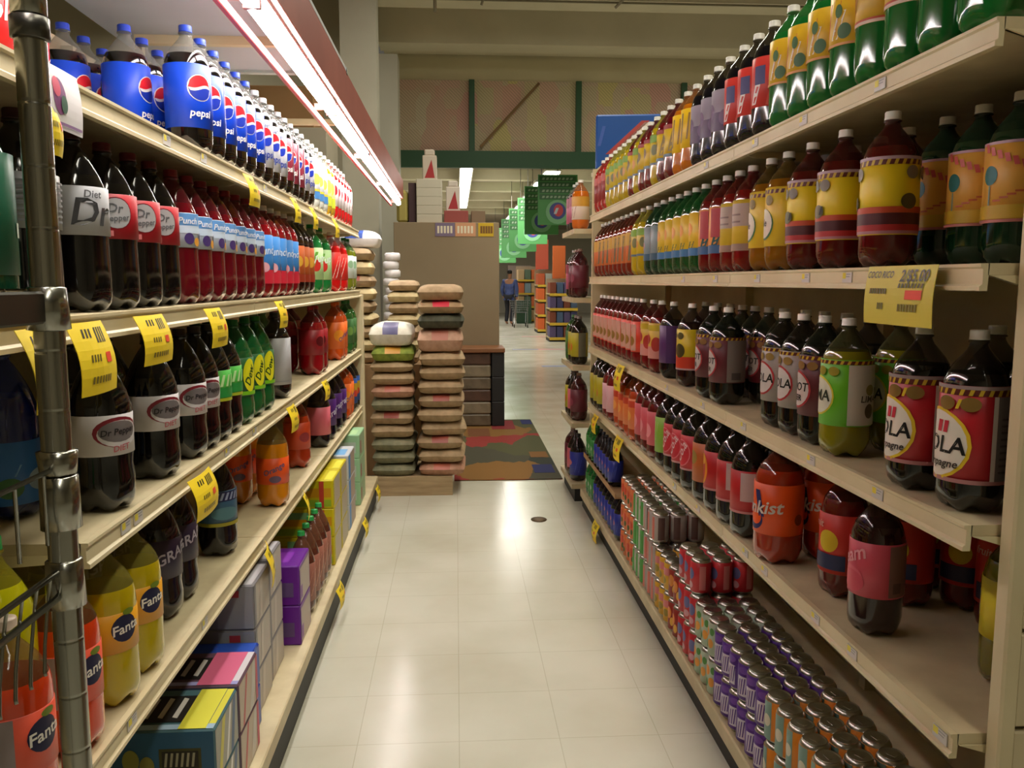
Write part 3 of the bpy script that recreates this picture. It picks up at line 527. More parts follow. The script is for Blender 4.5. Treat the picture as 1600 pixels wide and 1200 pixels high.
RUNS = {}
for i, s in enumerate(SPEC):
    RUNS.setdefault((s[0], s[1], s[2]), []).append(i)
ORDINAL = {}
for k, idx in RUNS.items():
    idx.sort(key=lambda i: SPEC[i][4])
    for n, i in enumerate(idx): ORDINAL[i] = None if len(idx) == 1 else n
def make_bottle(key, loc, rz, label, group, zs=1.0, sc=1.0):
    k = K[key]
    t = thing(k['name'], label, 'bottle', loc, rz, group)
    t.scale = (sc, sc, sc * zs)
    put('body', body_mesh(k['prof'], k['liq'], k['plast'], k['fill'], k['alpha']), t)
    put('label', label_mesh(key, .0545, k['z0'], k['z1'], k['base'], k['shapes']), t)
    put('cap', cap_mesh(k['cap']), t)
    return t
for i, (sh, row, key, x, y, rot, zs) in enumerate(SPEC):
    right = sh[0] == 'R'; rack = 'shaded' if right else 'tube-lit'
    n = ORDINAL[i]
    tail = ', %s row, %s rack\'s %s shelf' % (row, rack, LEVEL[sh[1]])
    mid = '' if n is None else ', %s such from near end' % ORD[n]
    if len((K[key]['desc'] + mid + tail).split()) > 16: mid = ', %s such' % ORD[n] if n is not None else ''
    lab = K[key]['desc'] + mid + tail
    if len(lab.split()) > 16: print('LONG', len(lab.split()), lab)
    if rot is None: rot = random.uniform(-.1, .5) if right else -random.uniform(0, .4)
    rz = math.pi + rot if right else rot
    make_bottle(key, (x, y, SHELF_Z[sh] + .0005), rz + random.uniform(-.05, .05), lab, '%ss on the %s rack\'s %s shelf' % (K[key]['desc'], rack, LEVEL[sh[1]]), .92 if key == 'sunkist' else zs, 1.16 if key == 'sunkist' else 1.0)

# ------------------------------------------------------------------ the two gondola racks
def rail_poly(s, fx, zt):
    # closed C-shaped price channel, front at fx, top at zt, height .042
    P = [(0, 0), (0, -.005), (.004, -.008), (.004, -.031), (-.001, -.035), (-.001, -.042), (.012, -.042), (.014, 0)]
    return [(fx + s * a, zt + b) for a, b in P]
def gondola(name, label, s, front, back, shelves, sections, base, panel_top, starts):
    g = thing(name, label, 'shelving', (s * front, sections[0], 0))
    org = Vector(g.location)
    def P(mb, nm, parent=None):
        o = mb.build(nm, parent or g)
        if parent is None or parent is g: o.location = -org
        return o
    mb = MB(); lo, hi = sorted((s * (back + .0), s * (back + .03)))
    mb.box((lo, sections[0], 0), (hi, sections[-1], panel_top), BEIGE)
    P(mb, 'back_panel')
    for nm, z in shelves.items():
        sec = [y for y in sections if y > starts.get(nm, 0) + .2]
        sec = [max(starts.get(nm, sections[0]), sections[0])] + sec
        for a, b in zip(sec[:-1], sec[1:]):
            a2, b2 = a + .002, b - .002
            mb = MB(); x0, x1 = sorted((s * (front + .012), s * back))
            mb.box((x0, a2, z - .018), (x1, b2, z), BEIGE_WORN)
            o = P(mb, 'shelf')
            mb = MB(); mb.prism_y(rail_poly(s, s * front, z - .0003), a2, b2, BEIGE)
            r = mb.build('price_rail', o)
            for yy in (a2, b2 - .004):
                mb = MB(); x0, x1 = s * (front + .014), s * (front + .3)
                pts = [(x0, z - .0185), (x1, z - .0185), (x1, z - .05), (x0 + s * .05, z - .034)]
                mb.prism_y(pts, yy, yy + .004, BEIGE); mb.build('bracket', o)
    bx, bz, kz = base
    mb = MB(); x0, x1 = sorted((s * bx, s * back))
    mb.box((x0, sections[0], bz - .05), (x1, sections[-1], bz), BEIGE_WORN, .004)
    o = P(mb, 'base_deck')
    mb = MB(); x0, x1 = sorted((s * (bx + .012), s * (bx + .03)))
    mb.box((x0, sections[0] + .01, 0), (x1, sections[-1] - .01, bz - .0505), KICK)
    P(mb, 'kick_plate')
    for y in sections:
        mb = MB(); x0, x1 = sorted((s * (back - .035), s * (back - .001)))
        mb.box((x0, y - .02 if y > sections[0] else y, bz), (x1, y + .02 if y < sections[-1] else y, panel_top - .02), BEIGE)
        P(mb, 'upright')
    return g, P
LS = dict(L1=1.687, L2=1.328, L3=.967, L4=.612)
gl, PL = gondola('gondola_shelving', 'beige steel gondola rack of soda under the bright tube light', -1, .586, 1.09, LS, [.85, 2.56, 3.78, 5.34], (.50, .16, 0), 2.05, {'L3': 1.357})
mb = MB(); mb.box((-1.12, 5.345, 0), (-.575, 5.405, 1.30), BEIGE, .004); PL(mb, 'end_panel')
RS = dict(R1=1.769, R2=1.408, R3=.997, R4=.647)
gr, PR = gondola('gondola_shelving', 'dim beige steel gondola rack with soda cans stacked along its base', 1, .80, 1.30, RS, [1.268, 2.48, 3.70, 5.14], (.76, .11, 0), 2.15, {})
PANEL = noisy('end_panel_paint', (196, 180, 142), (208, 194, 158), 4, .5)
mb = MB()
zz = 0.02
for k in range(13):
    mb.box((.885, 1.236, zz), (1.36, 1.2495, zz + .155), PANEL, .003); zz += .163
mb.box((.885, 1.250, .02), (1.36, 1.256, 2.13), M((120, 108, 82), .6))
PR(mb, 'slotted_end_panel')
mb = MB(); mb.box((.856, 1.228, 0), (.884, 1.262, 2.15), BEIGE, .004); PR(mb, 'end_post')

# ------------------------------------------------------------------ soda cans on the base shelf
def can_label(key, base, shapes):
    return label_mesh('can_' + key, .033, .010, .110, base, shapes)
CANS = {
 'orangeteal': ('orange-and-teal soda can', (222, 138, 34), [('rect', -3.0, 0, 0.4, 10, (116, 150, 140)), ('rect', 3, 6, 8, 10, (230, 150, 40)), ('disc', -1, 5, 1.2, 1.6, (206, 200, 180))]),
 'purple': ('purple soda can with white script', (84, 36, 136), [('rect', -1.6, 1, 1.8, 6.6, (206, 194, 210))] + [('quad', -1.4 + i * .8, 1.2 + i * .2, .35, 4.6, .5, (84, 40, 130)) for i in range(4)] + [('rect', 5, 2, 8, 7, (196, 186, 206)), ('disc', .4, 8.4, 1.6, 1.0, (104, 50, 156))]),
 'whitegreen': ('orange-dotted pale green soda can', (176, 190, 168), [('disc', -1, 7, 1.2, 1.6, (226, 140, 40)), ('disc', .8, 3.6, 1.1, 1.5, (224, 150, 50)), ('disc', -1.4, 3, .9, 1.4, (60, 130, 60)), ('disc', 1.4, 7.4, .8, 1.2, (80, 140, 60)), ('rect', 4, 0, 7, 10, (110, 160, 110))]),
 'redblue': ('red soda can with blue spots', (196, 38, 48), [('disc', -.5, 6, 1.6, 2.0, (96, 96, 150)), ('disc', -.5, 2.2, 1.2, 1.2, (206, 150, 160)), ('rect', 3, 1, 5, 9, (214, 120, 120))]),
 'rust': ('rust-red soda can with orange print', (150, 38, 26), [('disc', -.6, 6, 1.3, 2.2, (220, 130, 40)), ('disc', 1, 3, .9, 1.6, (226, 170, 60)), ('rect', 3, 2, 5, 7, (90, 20, 20))]),
 'goldpink': ('gold-and-pink soda can', (214, 160, 36), [('rect', -9, 5.4, 9, 8.2, (206, 116, 116)), ('disc', -.4, 3.4, 1.4, 1.4, (150, 130, 40))]),
 'silverrose': ('silver soda can with rose stripe', (176, 166, 160), [('rect', -1.4, .5, .2, 9.5, (206, 110, 96)), ('rect', 1.8, .5, 4.4, 9.5, (96, 66, 60))]),
 'yellowred': ('yellow-striped red soda can', (150, 30, 30), [('rect', -1.6, 0, -.3, 10, (226, 180, 30)), ('rect', 2.2, 0, 3.4, 10, (226, 176, 30))]),
 'greenwhite': ('green-and-white soda can', (196, 198, 186), [('rect', -2.0, 0, 0.8, 10, (70, 150, 60)), ('disc', 2.6, 6, 1, 1.5, (190, 60, 60))]),
 'peach': ('peach-orange soda can', (216, 116, 66), [('disc', -.5, 6, 1.6, 2, (200, 70, 40)), ('disc', .4, 3, .8, 1.3, (70, 90, 40)), ('rect', 3, 0, 6, 10, (190, 176, 160))]),
}
SILVER = M((190, 188, 180), .28, 1.0)
mbc = MB(); mbc.lathe([(.020, .003), (.0235, .0), (.026, .001), (.0325, .009), (.033, .012), (.033, .108), (.0318, .113), (.0268, .1195)], 20, SILVER); CAN_BODY = mbc.mesh('can_body')
mbc = MB(); mbc.lathe([(.0268, .1195), (.0275, .1215), (.0268, .1222), (.0245, .1195), (.001, .1188)], 20, SILVER)
mbc.box((-.004, -.010, .1190), (.006, .010, .1203), SILVER); CAN_LID = mbc.mesh('can_lid')
def cans(key, y0, y1, layers, step=.0702):
    d, base, shp = CANS[key]; me = can_label(key, base, shp)
    LAY = ['bottom', 'middle', 'top'] if layers == 3 else ['bottom', 'top']
    for row, x in (('front', .801), ('second', .8722), ('third', .9434)):
        ys = every(y0, y1, step)
        for lay in range(layers):
            for n, y in enumerate(ys):
                lab = '%s, %s along, %s layer, %s row on shaded rack\'s base' % (d, ORD[n], LAY[lay], row)
                t = thing('soda_can', lab, 'can', (x, y, .1105 + lay * .1228), math.pi + random.uniform(.1, .7), '%ss stacked on the shaded rack\'s base' % d)
                put('body', CAN_BODY, t); put('lid', CAN_LID, t); put('printed_wrap', me, t)
cy = 1.42
for ckey, cnum, clay in (('orangeteal', 9, 2), ('purple', 6, 2), ('whitegreen', 3, 2), ('redblue', 3, 3), ('rust', 2, 2), ('goldpink', 3, 2), ('silverrose', 3, 3), ('greenwhite', 3, 3), ('peach', 4, 3)):
    cans(ckey, cy, cy + (cnum - 1) * .0702 + .001, clay); cy += cnum * .0702
# small soda bottles in two tiers beyond the cans
kind('smallblue', 'small_soda_bottle', 'small blue-label dark soda bottle', 'waist', (12, 11, 20), (22, 22, 30), (28, 28, 40), .04, .19, (34, 48, 150), [('disc', -3, 8, 3, 2, (196, 110, 120)), ('quad', 2, 2, 3, 9, 2, (60, 80, 180))], alpha=.8)
kind('smallgreen', 'small_soda_bottle', 'small green soda bottle', 'waist', (16, 96, 40), (30, 110, 50), (30, 120, 50), .06, .19, (50, 130, 60), [('disc', -2, 6, 2.6, 2, (170, 190, 170))], alpha=.8)
for tier, z in (('lower', .1105), ('upper', .338)):
    for n, y in enumerate([4.07, 4.16, 4.25, 4.34, 4.43, 4.52, 4.61, 4.70]):
        if tier == 'upper' and n < 2: continue
        make_bottle('smallblue', (.81, y, z), math.pi + .3, 'small blue-label dark soda bottle, %s along the %s tier, shaded rack\'s base' % (ORD[n], tier), 'small blue-label bottles on the shaded rack\'s base', 1.0, .72)
    for n, y in enumerate([4.81, 4.90, 4.99]):
        make_bottle('smallgreen', (.81, y, z), math.pi + .3, 'small green soda bottle, %s along the %s tier, shaded rack\'s base' % (ORD[n], tier), 'small green bottles on the shaded rack\'s base', 1.0, .72)
mb = MB(); mb.box((.765, 4.02, .3295), (1.0, 5.05, .3375), noisy('tray_card', (150, 118, 80), (168, 134, 92), 8, .8))
mb.box((.765, 4.02, .3375), (.769, 5.05, .355), noisy('tray_card', (150, 118, 80), (168, 134, 92), 8, .8))
tag(mb.build('cardboard_tray'), 'flat brown cardboard tray between two tiers of small soda bottles', 'tray')

# ------------------------------------------------------------------ 12-pack cartons on the tube-lit rack's base
def carton(label, cat_group, x1, y0, dy, z, faces, dx=.40, dz=.127, name='soda_carton'):
    """faces: (base colour, top shapes, front shapes, near-end shapes)"""
    base, top, front, end = faces
    t = thing(name, label, 'carton', (x1 - dx / 2, y0 + dy / 2, z), 0, cat_group)
    mb = MB(); mb.box((-dx / 2, -dy / 2, 0), (dx / 2, dy / 2, dz), M(base, .35), .004); mb.build('box', t)
    def sub(nm, shapes, place):
        if shapes:
            q = MB(); shapes_into(q, shapes, place, 50); q.build(nm, t)
    W, D, H = dx * 50, dy * 50, dz * 100
    sub('top_print', top, lambda u, v, l: (dx / 2 - v / 100, -dy / 2 + u / 100, dz + .0004 + .0003 * l))
    sub('front_print', front, lambda u, v, l: (dx / 2 + .0004 + .0003 * l, -dy / 2 + u / 100, v / 100))
    sub('end_print', end, lambda u, v, l: (-dx / 2 + u / 100, -dy / 2 - .0004 - .0003 * l, v / 100))
    return t
def bars(u0, v0, u1, v1, n, c, sl=.4):
    d = (u1 - u0) / n
    return [('quad', u0 + i * d, v0, d * .45, v1 - v0, sl, c) for i in range(n)]
def stack(desc, group, x1, y0, dy, n, faces, dz=.127, dx=.40, z0=.1605):
    LAY = {1: ['only'], 2: ['lower', 'upper'], 3: ['bottom', 'middle', 'top']}[n]
    for k in range(n):
        carton('%s, %s one of its stack, tube-lit rack\'s base' % (desc, LAY[k]), group, x1, y0, dy, z0 + k * (dz + .0008), faces, dx, dz)
teal = ((70, 104, 112), [('rect', .4, .4, 18.6, 1.9, (206, 200, 60)), ('rect', .4, .4, 2.5, 39, (150, 176, 196)), ('rect', .4, 37, 18.6, 39.6, (140, 156, 176)), ('rect', .4, 2, 18.6, 8, (206, 202, 60)), ('rect', 3.5, 8, 15.5, 33, (22, 20, 18))] + [('quad', 5, 9.5 + i * 3.2, 9, 1.2, .5, (190, 186, 178)) for i in range(7)],
        [('rect', .4, .4, 18.6, 12.2, (150, 150, 136)), ('quad', 2, .5, 2.5, 11.5, 4, (200, 190, 60)), ('quad', 8, .5, 1.6, 11.5, 4, (226, 226, 220)), ('quad', 12, .5, 2.4, 11.5, 3, (60, 90, 130))],
        [('rect', .3, .3, 39.7, 12.3, (36, 84, 116)), ('rect', 28, 1.6, 37, 8.6, (62, 62, 26)), ('rect', 28.6, 4, 36.4, 8, (26, 24, 18))] + bars(29, 4.4, 36, 7.6, 6, (150, 146, 120)) + [('disc', 22, 6, 1.8, 2.6, (130, 130, 60)), ('disc', 25.4, 4.6, 1.6, 2.4, (120, 116, 50))] + bars(8, 5, 19, 9, 7, (120, 150, 176)))
pinkc = ((96, 70, 84), [('rect', .4, .4, 18.6, 2.0, (206, 200, 206)), ('rect', .4, .4, 2.2, 39, (150, 150, 200)), ('rect', .4, 2.0, 18.6, 10, (206, 96, 130)), ('rect', 3.5, 10, 15.5, 33, (22, 20, 18))] + [('quad', 5, 11 + i * 3.1, 9, 1.2, .5, (186, 182, 176)) for i in range(7)],
         [('rect', .4, .4, 18.6, 12.2, (186, 170, 150)), ('quad', 3, .5, 1.6, 11.5, 4, (190, 70, 76)), ('quad', 10, .5, 4, 11.5, 4, (196, 190, 180)), ('rect', 16.5, .4, 18.6, 12.2, (190, 60, 90))],
         [('rect', .3, .3, 39.7, 12.3, (84, 90, 120))])
blue = ((24, 62, 160), [('rect', .4, .4, 9, 20, (40, 80, 180))], [('quad', 2, .5, 3, 11.5, 2, (60, 100, 200))], [('rect', .3, .3, 39, 12, (24, 62, 150))])
grey = ((128, 126, 130), [('rect', .6, .6, 18, 6, (176, 174, 178))], [('rect', .4, .4, 18.6, 12.2, (178, 168, 158)), ('rect', .4, .4, 2.5, 12.2, (120, 116, 120)), ('quad', 6, .6, 3, 11, 1.5, (196, 186, 176))],
        [('rect', 30, .4, 39.7, 12.3, (150, 150, 154))] + bars(14, 4, 29, 9, 9, (48, 52, 92)) + [('rect', 33, 9.4, 36, 11.4, (176, 60, 70))])
purp = ((100, 22, 140), [('rect', 4, 4, 15, 16, (130, 40, 170))], [('rect', .4, .4, 18.6, 12.2, (176, 160, 150)), ('rect', 2, 1.5, 5.2, 6, (120, 60, 150)), ('rect', .4, .4, 1.6, 12, (104, 24, 140))], [('rect', 24, 3, 38, 8, (96, 70, 120)), ('rect', 26, 9, 30, 12, (150, 110, 190))])
yell = ((206, 190, 20), [('rect', .6, .6, 18, 4, (226, 220, 60))], [('rect', .4, .4, 20.6, 12.2, (170, 160, 140)), ('rect', .4, .4, 3, 12.2, (196, 180, 30))], [('rect', .4, 5, 39, 9, (206, 150, 20)), ('rect', 20, 8, 30, 11, (130, 180, 120)), ('rect', .4, 1, 39, 4, (150, 180, 40)), ('rect', 34, .5, 36, 12, (180, 60, 40))])
wblu = ((196, 200, 206), [('rect', 2, 2, 16, 18, (110, 170, 220))], [('rect', .4, .4, 24, 12.2, (166, 150, 136)), ('rect', .4, .4, 7, 12.2, (60, 140, 206))], [('rect', 26, 3, 38, 9, (120, 120, 130))])
pgrn = ((150, 196, 150), [('rect', 2, 2, 16, 18, (176, 214, 160))], [('rect', .4, .4, 24, 12.2, (150, 176, 140)), ('rect', 4, 2, 8, 9, (150, 50, 60))], [('rect', 20, 3, 38, 9, (180, 196, 180))])
BX = -.53
stack('teal seltzer carton with yellow top edge', 'teal cartons on the tube-lit rack\'s base', BX, 1.79, .19, 2, teal, .127)
stack('pink-topped carton with black band', 'pink-topped cartons on the tube-lit rack\'s base', BX, 1.995, .19, 2, pinkc, .127)
stack('bright blue narrow carton', 'blue cartons on the tube-lit rack\'s base', BX - .02, 2.20, .10, 2, blue, .115)
stack('grey soda carton, near pile', 'grey cartons on the tube-lit rack\'s base', BX - .035, 2.32, .19, 3, grey, .128)
stack('grey soda carton, far pile', 'grey cartons on the tube-lit rack\'s base', BX - .04, 2.525, .19, 3, grey, .130)
stack('purple soda carton', 'purple cartons on the tube-lit rack\'s base', BX, 2.80, .20, 2, purp, .138)
stack('yellow-and-green soda carton', 'yellow cartons on the tube-lit rack\'s base', BX, 3.62, .22, 3, yell, .125)
stack('plain yellow soda carton', 'plain yellow cartons on the tube-lit rack\'s base', BX, 3.85, .22, 3, yell, .125)
stack('white carton with bright blue end', 'white-and-blue cartons on the tube-lit rack\'s base', BX, 4.14, .25, 3, wblu, .125)
stack('pale green soda carton', 'pale green cartons on the tube-lit rack\'s base', BX, 4.62, .26, 3, pgrn, .13)
kind('browncap', 'small_soda_bottle', 'small brown soda bottle with green cap', 'waist', (86, 44, 30), (110, 70, 50), (40, 150, 70), .05, .19, (150, 96, 80), [('quad', -5, 2, 3, 9, 4, (226, 170, 140))], alpha=.7)
for n, (x, y) in enumerate([(-.575, 3.10), (-.575, 3.20), (-.575, 3.30), (-.575, 3.40), (-.575, 3.50)]):
    make_bottle('browncap', (x, y, .1605), -.3, 'small brown soda bottle with green cap, %s along, tube-lit rack\'s base' % ORD[n], 'small brown bottles on the tube-lit rack\'s base', 1.16, .88)

# ------------------------------------------------------------------ lit canopy over the tube-lit rack
FASCIA = noisy('red_fascia', (146, 74, 64), (158, 84, 72), 3, .45)
TUBE = glow('fluorescent_tube', (1, .96, .93, 1), TUBE_L)
cn = thing('light_canopy', 'long reddish canopy with bright fluorescent tubes over the soda rack', 'light fixture', (-.45, 1.0, 2.0))
def CP(mb, nm, parent=None):
    o = mb.build(nm, parent or cn)
    if parent is None: o.location = -Vector(cn.location)
    return o
mb = MB(); mb.box((-.450, .8, 2.065), (-.430, 7.3, 2.215), FASCIA, .002); CP(mb, 'fascia')
mb = MB(); mb.box((-.540, .8, 2.005), (-.525, 7.3, 2.030), M((214, 70, 66), .4), .002); CP(mb, 'red_trim')
mb = MB(); mb.box((-.505, .8, 2.055), (-.4505, 7.3, 2.064), M((206, 200, 204), .3)); CP(mb, 'reflector')
for k in range(6):
    mb = MB(); mb.box((-.532, .82 + k * 1.29, 2.0305), (-.4505, .83 + k * 1.29, 2.0545), M((180, 110, 100), .4)); CP(mb, 'bracket')
y = .82
for k in range(5):
    L = 1.28
    mb = MB(); mb.tube([(-.468, y + .012, 2.027), (-.468, y + L - .012, 2.027)], .0205, TUBE, 12); t = CP(mb, 'tube_lamp')
    mb = MB(); mb.box((-.488, y - .006, 2.010), (-.448, y + .010, 2.0545), M((180, 110, 100), .4)); mb.build('lamp_holder', t)
    y += L + .012
mb = MB(); mb.box((-1.16, .8, 2.215), (-.43, 3.6, 2.228), noisy('soffit_board', (176, 180, 182), (190, 194, 196), 2, .6))
mb.box((-1.16, 3.58, 2.205), (-.43, 3.615, 2.235), M((176, 186, 180), .5)); CP(mb, 'soffit')
for yy in (1.2, 3.1, 4.6):
    mb = MB(); mb.box((-1.085, yy, 2.03), (-1.06, yy + .03, 2.2145), BEIGE); mb.box((-1.06, yy, 2.185), (-.4505, yy + .03, 2.2145), BEIGE); CP(mb, 'support_arm')

# ------------------------------------------------------------------ chrome wire display rack at the aisle edge
wr = thing('wire_rack', 'chrome wire display rack standing in front of the tube-lit rack', 'rack', (-.515, 1.12, 0))
def WP(mb, nm, parent=None):
    o = mb.build(nm, parent or wr)
    if parent is None: o.location = -Vector(wr.location)
    return o
for yy, zb in ((1.12, .161), (.42, 0)):
    mb = MB(); c = (-.515, yy, 0)
    pr = [(.0165, zb + .012), (.0185, zb + .025)]
    z = .30
    while z < 1.95:
        pr += [(.0185, z - .002), (.0185, z), (.0181, z + .001), (.0181, z + .003), (.0185, z + .004), (.0185, z + .006)]; z += .0762
    pr += [(.0185, 2.0)]
    mb.lathe(pr, 20, CHROME, c)
    post = WP(mb, 'post')
    for z0, z1, r0, r1 in ((1.672, 1.70, .0225, .0225), (1.70, 1.76, .0205, .0215), (1.318, 1.374, .026, .023), (1.132, 1.165, .022, .025), (1.06, 1.132, .025, .0235), (.955, 1.02, .0245, .0225)):
        mb = MB(); mb.lathe([(.0186, z0), (r0, z0 + .002), (r1, z1 - .002), (.0186, z1)], 20, CHROME_DARK if z0 in (1.672,) else CHROME, c); mb.build('collar', post)
mb = MB()
mb.box((-.523, .44, 1.328), (-.507, 1.098, 1.368), CHROME_DARK, .003)
for k in range(13): mb.tube([(-.515, .47 + k * .05, 1.3695), (-.575, .47 + k * .05, 1.3695)], .0022, CHROME, 6)
mb.tube([(-.575, .44, 1.366), (-.575, 1.12, 1.366)], .003, CHROME, 6)
WP(mb, 'wire_shelf')
mb = MB(); mb.tube([(-.515, .42, 1.142), (-.515, 1.12, 1.142)], .0035, CHROME, 8)
for k in range(9): mb.tube([(-.515, 1.08 - k * .07, 1.142), (-.515, 1.08 - k * .07, 1.05)], .0025, CHROME, 6)
WP(mb, 'side_rail')
mb = MB()
mb.tube([(-.515, .42, 1.008), (-.515, 1.12, 1.008)], .0042, CHROME, 8); mb.tube([(-.515, .42, .975), (-.515, 1.12, .975)], .0048, CHROME, 8)
for k in range(14):
    y0 = 1.095 - k * .036
    mb.tube([(-.5205, y0, 1.008), (-.521, y0 - .012, .975), (-.5205, y0 - .028, .925), (-.519, y0 - .036, .893), (-.517, y0 - .038, .888)], .0023, CHROME, 6)
WP(mb, 'wire_basket')
for yy, zb in ((1.12, .1605), (.42, 0)):
    mb = MB(); mb.lathe([(.02, 0), (.024, .004), (.024, .012), (.017, .016)], 16, M((30, 30, 30), .5), (-.515, yy, zb)); WP(mb, 'foot')

# ------------------------------------------------------------------ price cards
YEL = (236, 206, 30)
def card(name, label, side, x, y, z, wd, ht, base, shapes, tilt=.12, curl=.012, yaw=0.0, group=None, cat='price tag'):
    t = thing(name, label, cat, (x, y, z), (math.pi if side == 'R' else 0) + yaw, group)
    mb = MB(); n = 8; vs = []
    def place(u, v, l):          # u right, v down from the top edge, centimetres
        q = v / 100; uu = u / 100
        bow = curl * math.sin(math.pi * min(1, q / ht)) + curl * .6 * math.cos(uu / wd * math.pi)
        return (.004 + tilt * q + bow + .0004 * l, uu, -q)
    m = M(base, .5); cols = 6
    for l in (0, -2.5):
        for i in range(n + 1):
            for j in range(cols + 1):
                vs.append(place((j / cols - .5) * wd * 100, ht * 100 * i / n, l))
    fs = []; W = cols + 1; N = (n + 1) * W
    for i in range(n):
        for j in range(cols):
            a = i * W + j
            fs += [(a, a + W, a + W + 1, a + 1), (N + a, N + a + 1, N + a + W + 1, N + a + W)]
    for j in range(cols):
        fs += [(j, j + 1, N + j + 1, N + j), (n * W + j + 1, n * W + j, N + n * W + j, N + n * W + j + 1)]
    for i in range(n):
        fs += [((i + 1) * W, i * W, N + i * W, N + (i + 1) * W), (i * W + cols, (i + 1) * W + cols, N + (i + 1) * W + cols, N + i * W + cols)]
    mb.add(vs, fs, m, False); mb.build('card', t)
    q = MB(); shapes_into(q, [('text', s[1], s[2], -s[3], s[4], s[5], s[6], s[7]) if s[0] == 'text' else s for s in shapes],
                          (lambda u, v, l: place(u, -v, l)) , .8)
    q.build('printing', t)
    return t
def flip(sh):   # printing given with v upwards from the top edge (negative)
    return sh
SALE = [('quad', -3.4 + i * .95, -1.9, .5, 1.1, .3, (40, 34, 20)) for i in range(3)] + [('quad', .2 + i * .9, -2.6, .55, 1.9, .45, (36, 30, 18)) for i in range(4)] + \
       [('quad', -3.2 + i * .8, -4.9, .45, .9, .2, (96, 84, 24)) for i in range(4)] + [('rect', 1.6, -5.2, 3.6, -3.9, (226, 70, 40))] + [('quad', -3.6 + i * .9, -7.6, .5, .9, .2, (110, 96, 30)) for i in range(7)]
sale = [  # side, x, y, z top, width, height, yaw, label
 ('L', -.578, 2.47, 1.672, .12, .085, .0, 'yellow sale card hanging below the blue cola bottles'),
 ('L', -.578, 3.13, 1.672, .11, .085, .0, 'yellow sale card below the silver diet cola bottles'),
 ('L', -.578, 3.52, 1.672, .10, .085, .0, 'yellow sale card below the cherry-red-label cola bottles'),
 ('L', -.578, 4.15, 1.672, .12, .085, .0, 'small yellow sale card below the lime-yellow-label bottles, tube-lit rack\'s top shelf'),
 ('L', -.580, 1.268, 1.64, .05, .085, .0, 'narrow yellow tag tucked behind the white picture card'),
 ('L', -.578, 1.19, 1.318, .13, .11, .2, 'yellow sale card just before the chrome post'),
 ('L', -.578, 1.36, 1.318, .13, .11, .0, 'yellow sale card just past the chrome post, with red spot'),
 ('L', -.578, 1.64, 1.318, .15, .09, .0, 'wide yellow sale card below the red-label dark soda bottles'),
 ('L', -.578, 2.06, 1.318, .13, .09, .0, 'yellow sale card below the first sky-blue-label juice bottle'),
 ('L', -.578, 2.82, 1.318, .12, .085, .0, 'yellow sale card below the blue-label red juice bottles'),
 ('L', -.578, 1.905, .955, .16, .09, .0, 'yellow sale card below the white-label dark soda bottles'),
 ('L', -.578, 2.96, .955, .13, .085, .0, 'yellow sale card below the plain grey-white-label bottle'),
 ('L', -.578, 3.72, .955, .13, .08, .0, 'small yellow sale card below the deep red soda bottles'),
 ('L', -.572, 2.49, .60, .14, .10, .2, 'yellow sale card with red spot above the grey cartons'),
 ('L', -.578, 3.15, .60, .13, .09, .2, 'yellow sale card above the small brown bottles'),
 ('L', -.492, 4.37, .150, .13, .08, .0, 'yellow sale card at the base below the white-and-blue cartons'),
 ('L', -.492, 3.4, .150, .13, .08, .0, 'yellow sale card at the base below the small brown bottles'),
 ('L', -.492, 5.1, .150, .13, .08, .0, 'yellow sale card at the base by the sack pallet'),
 ('R', .792, 4.02, .985, .16, .12, .0, 'yellow sale card below the fruit punch bottles'),
 ('R', .792, 4.72, .635, .14, .10, .0, 'yellow sale card at the far end of the shaded rack\'s fourth shelf'),
 ('R', .792, 4.02, .635, .16, .11, .0, 'yellow sale card above the small blue-label bottles'),
 ('R', .752, 4.42, .098, .15, .095, .0, 'yellow sale card hanging at the floor below the small blue-label bottles'),
]
for s, x, yy, z, wd, ht, yaw, lab in sale:
    k = wd / .12
    card('sale_card', lab, s, x, yy, z, wd, ht, YEL, [(a[0],) + tuple(v * (k if i in (0, 2) else ht / .09) for i, v in enumerate(a[1:-1])) + (a[-1],) for a in SALE], .18, .01, yaw, 'yellow sale cards on the shelf rails')
# big coco rico card
coco = [('text', 'COCO RICO', -6.3, 1.6, 1.75, .25, 0, (40, 34, 16)), ('text', '2/$5.00', 5.6, 1.9, 2.9, .25, 0, (26, 22, 12)), ('rect', 3.4, -5.9, 8.6, -4.3, (232, 70, 46))] + \
       [('quad', -9.6 + i * .95, -5.0, .6, 1.0, .2, (92, 84, 34)) for i in range(7)] + [('quad', -6.2 + i * .8, -7.8, .5, 1.2, .2, (110, 100, 40)) for i in range(3)] + [('quad', 1.2 + i * .9, -8.0, .55, 1.3, .2, (132, 120, 60)) for i in range(7)] + [('quad', .8 + i * 1.05, -3.9, .5, .8, .25, (60, 54, 24)) for i in range(8)]
card('sale_card', 'large yellow 2/$5.00 sale sign folded over the shaded rack\'s second shelf rail', 'R', .790, 1.475, 1.408, .235, .105, (206, 192, 70), coco, .06, .004, .0)
card('picture_card', 'white card with purple and red picture clipped beside the chrome post', 'L', -.574, 1.305, 1.685, .145, .088, (226, 222, 222),
     [('disc', -.6, -4.2, 2.0, 2.6, (120, 60, 110)), ('disc', -1.4, -3.0, 1.2, 1.4, (196, 60, 90)), ('disc', .5, -5.2, 1.0, 1.3, (50, 90, 70)), ('rect', -6.6, -8.2, 6.6, -7.8, (150, 110, 160)), ('quad', -5.8, -6.5, .4, 4, .4, (90, 80, 170)), ('quad', -5.0, -6.5, .4, 4, .4, (120, 80, 170)), ('quad', -6, -1.6, .8, .9, .2, (80, 60, 100))], .05, .004, 0, None, 'card')
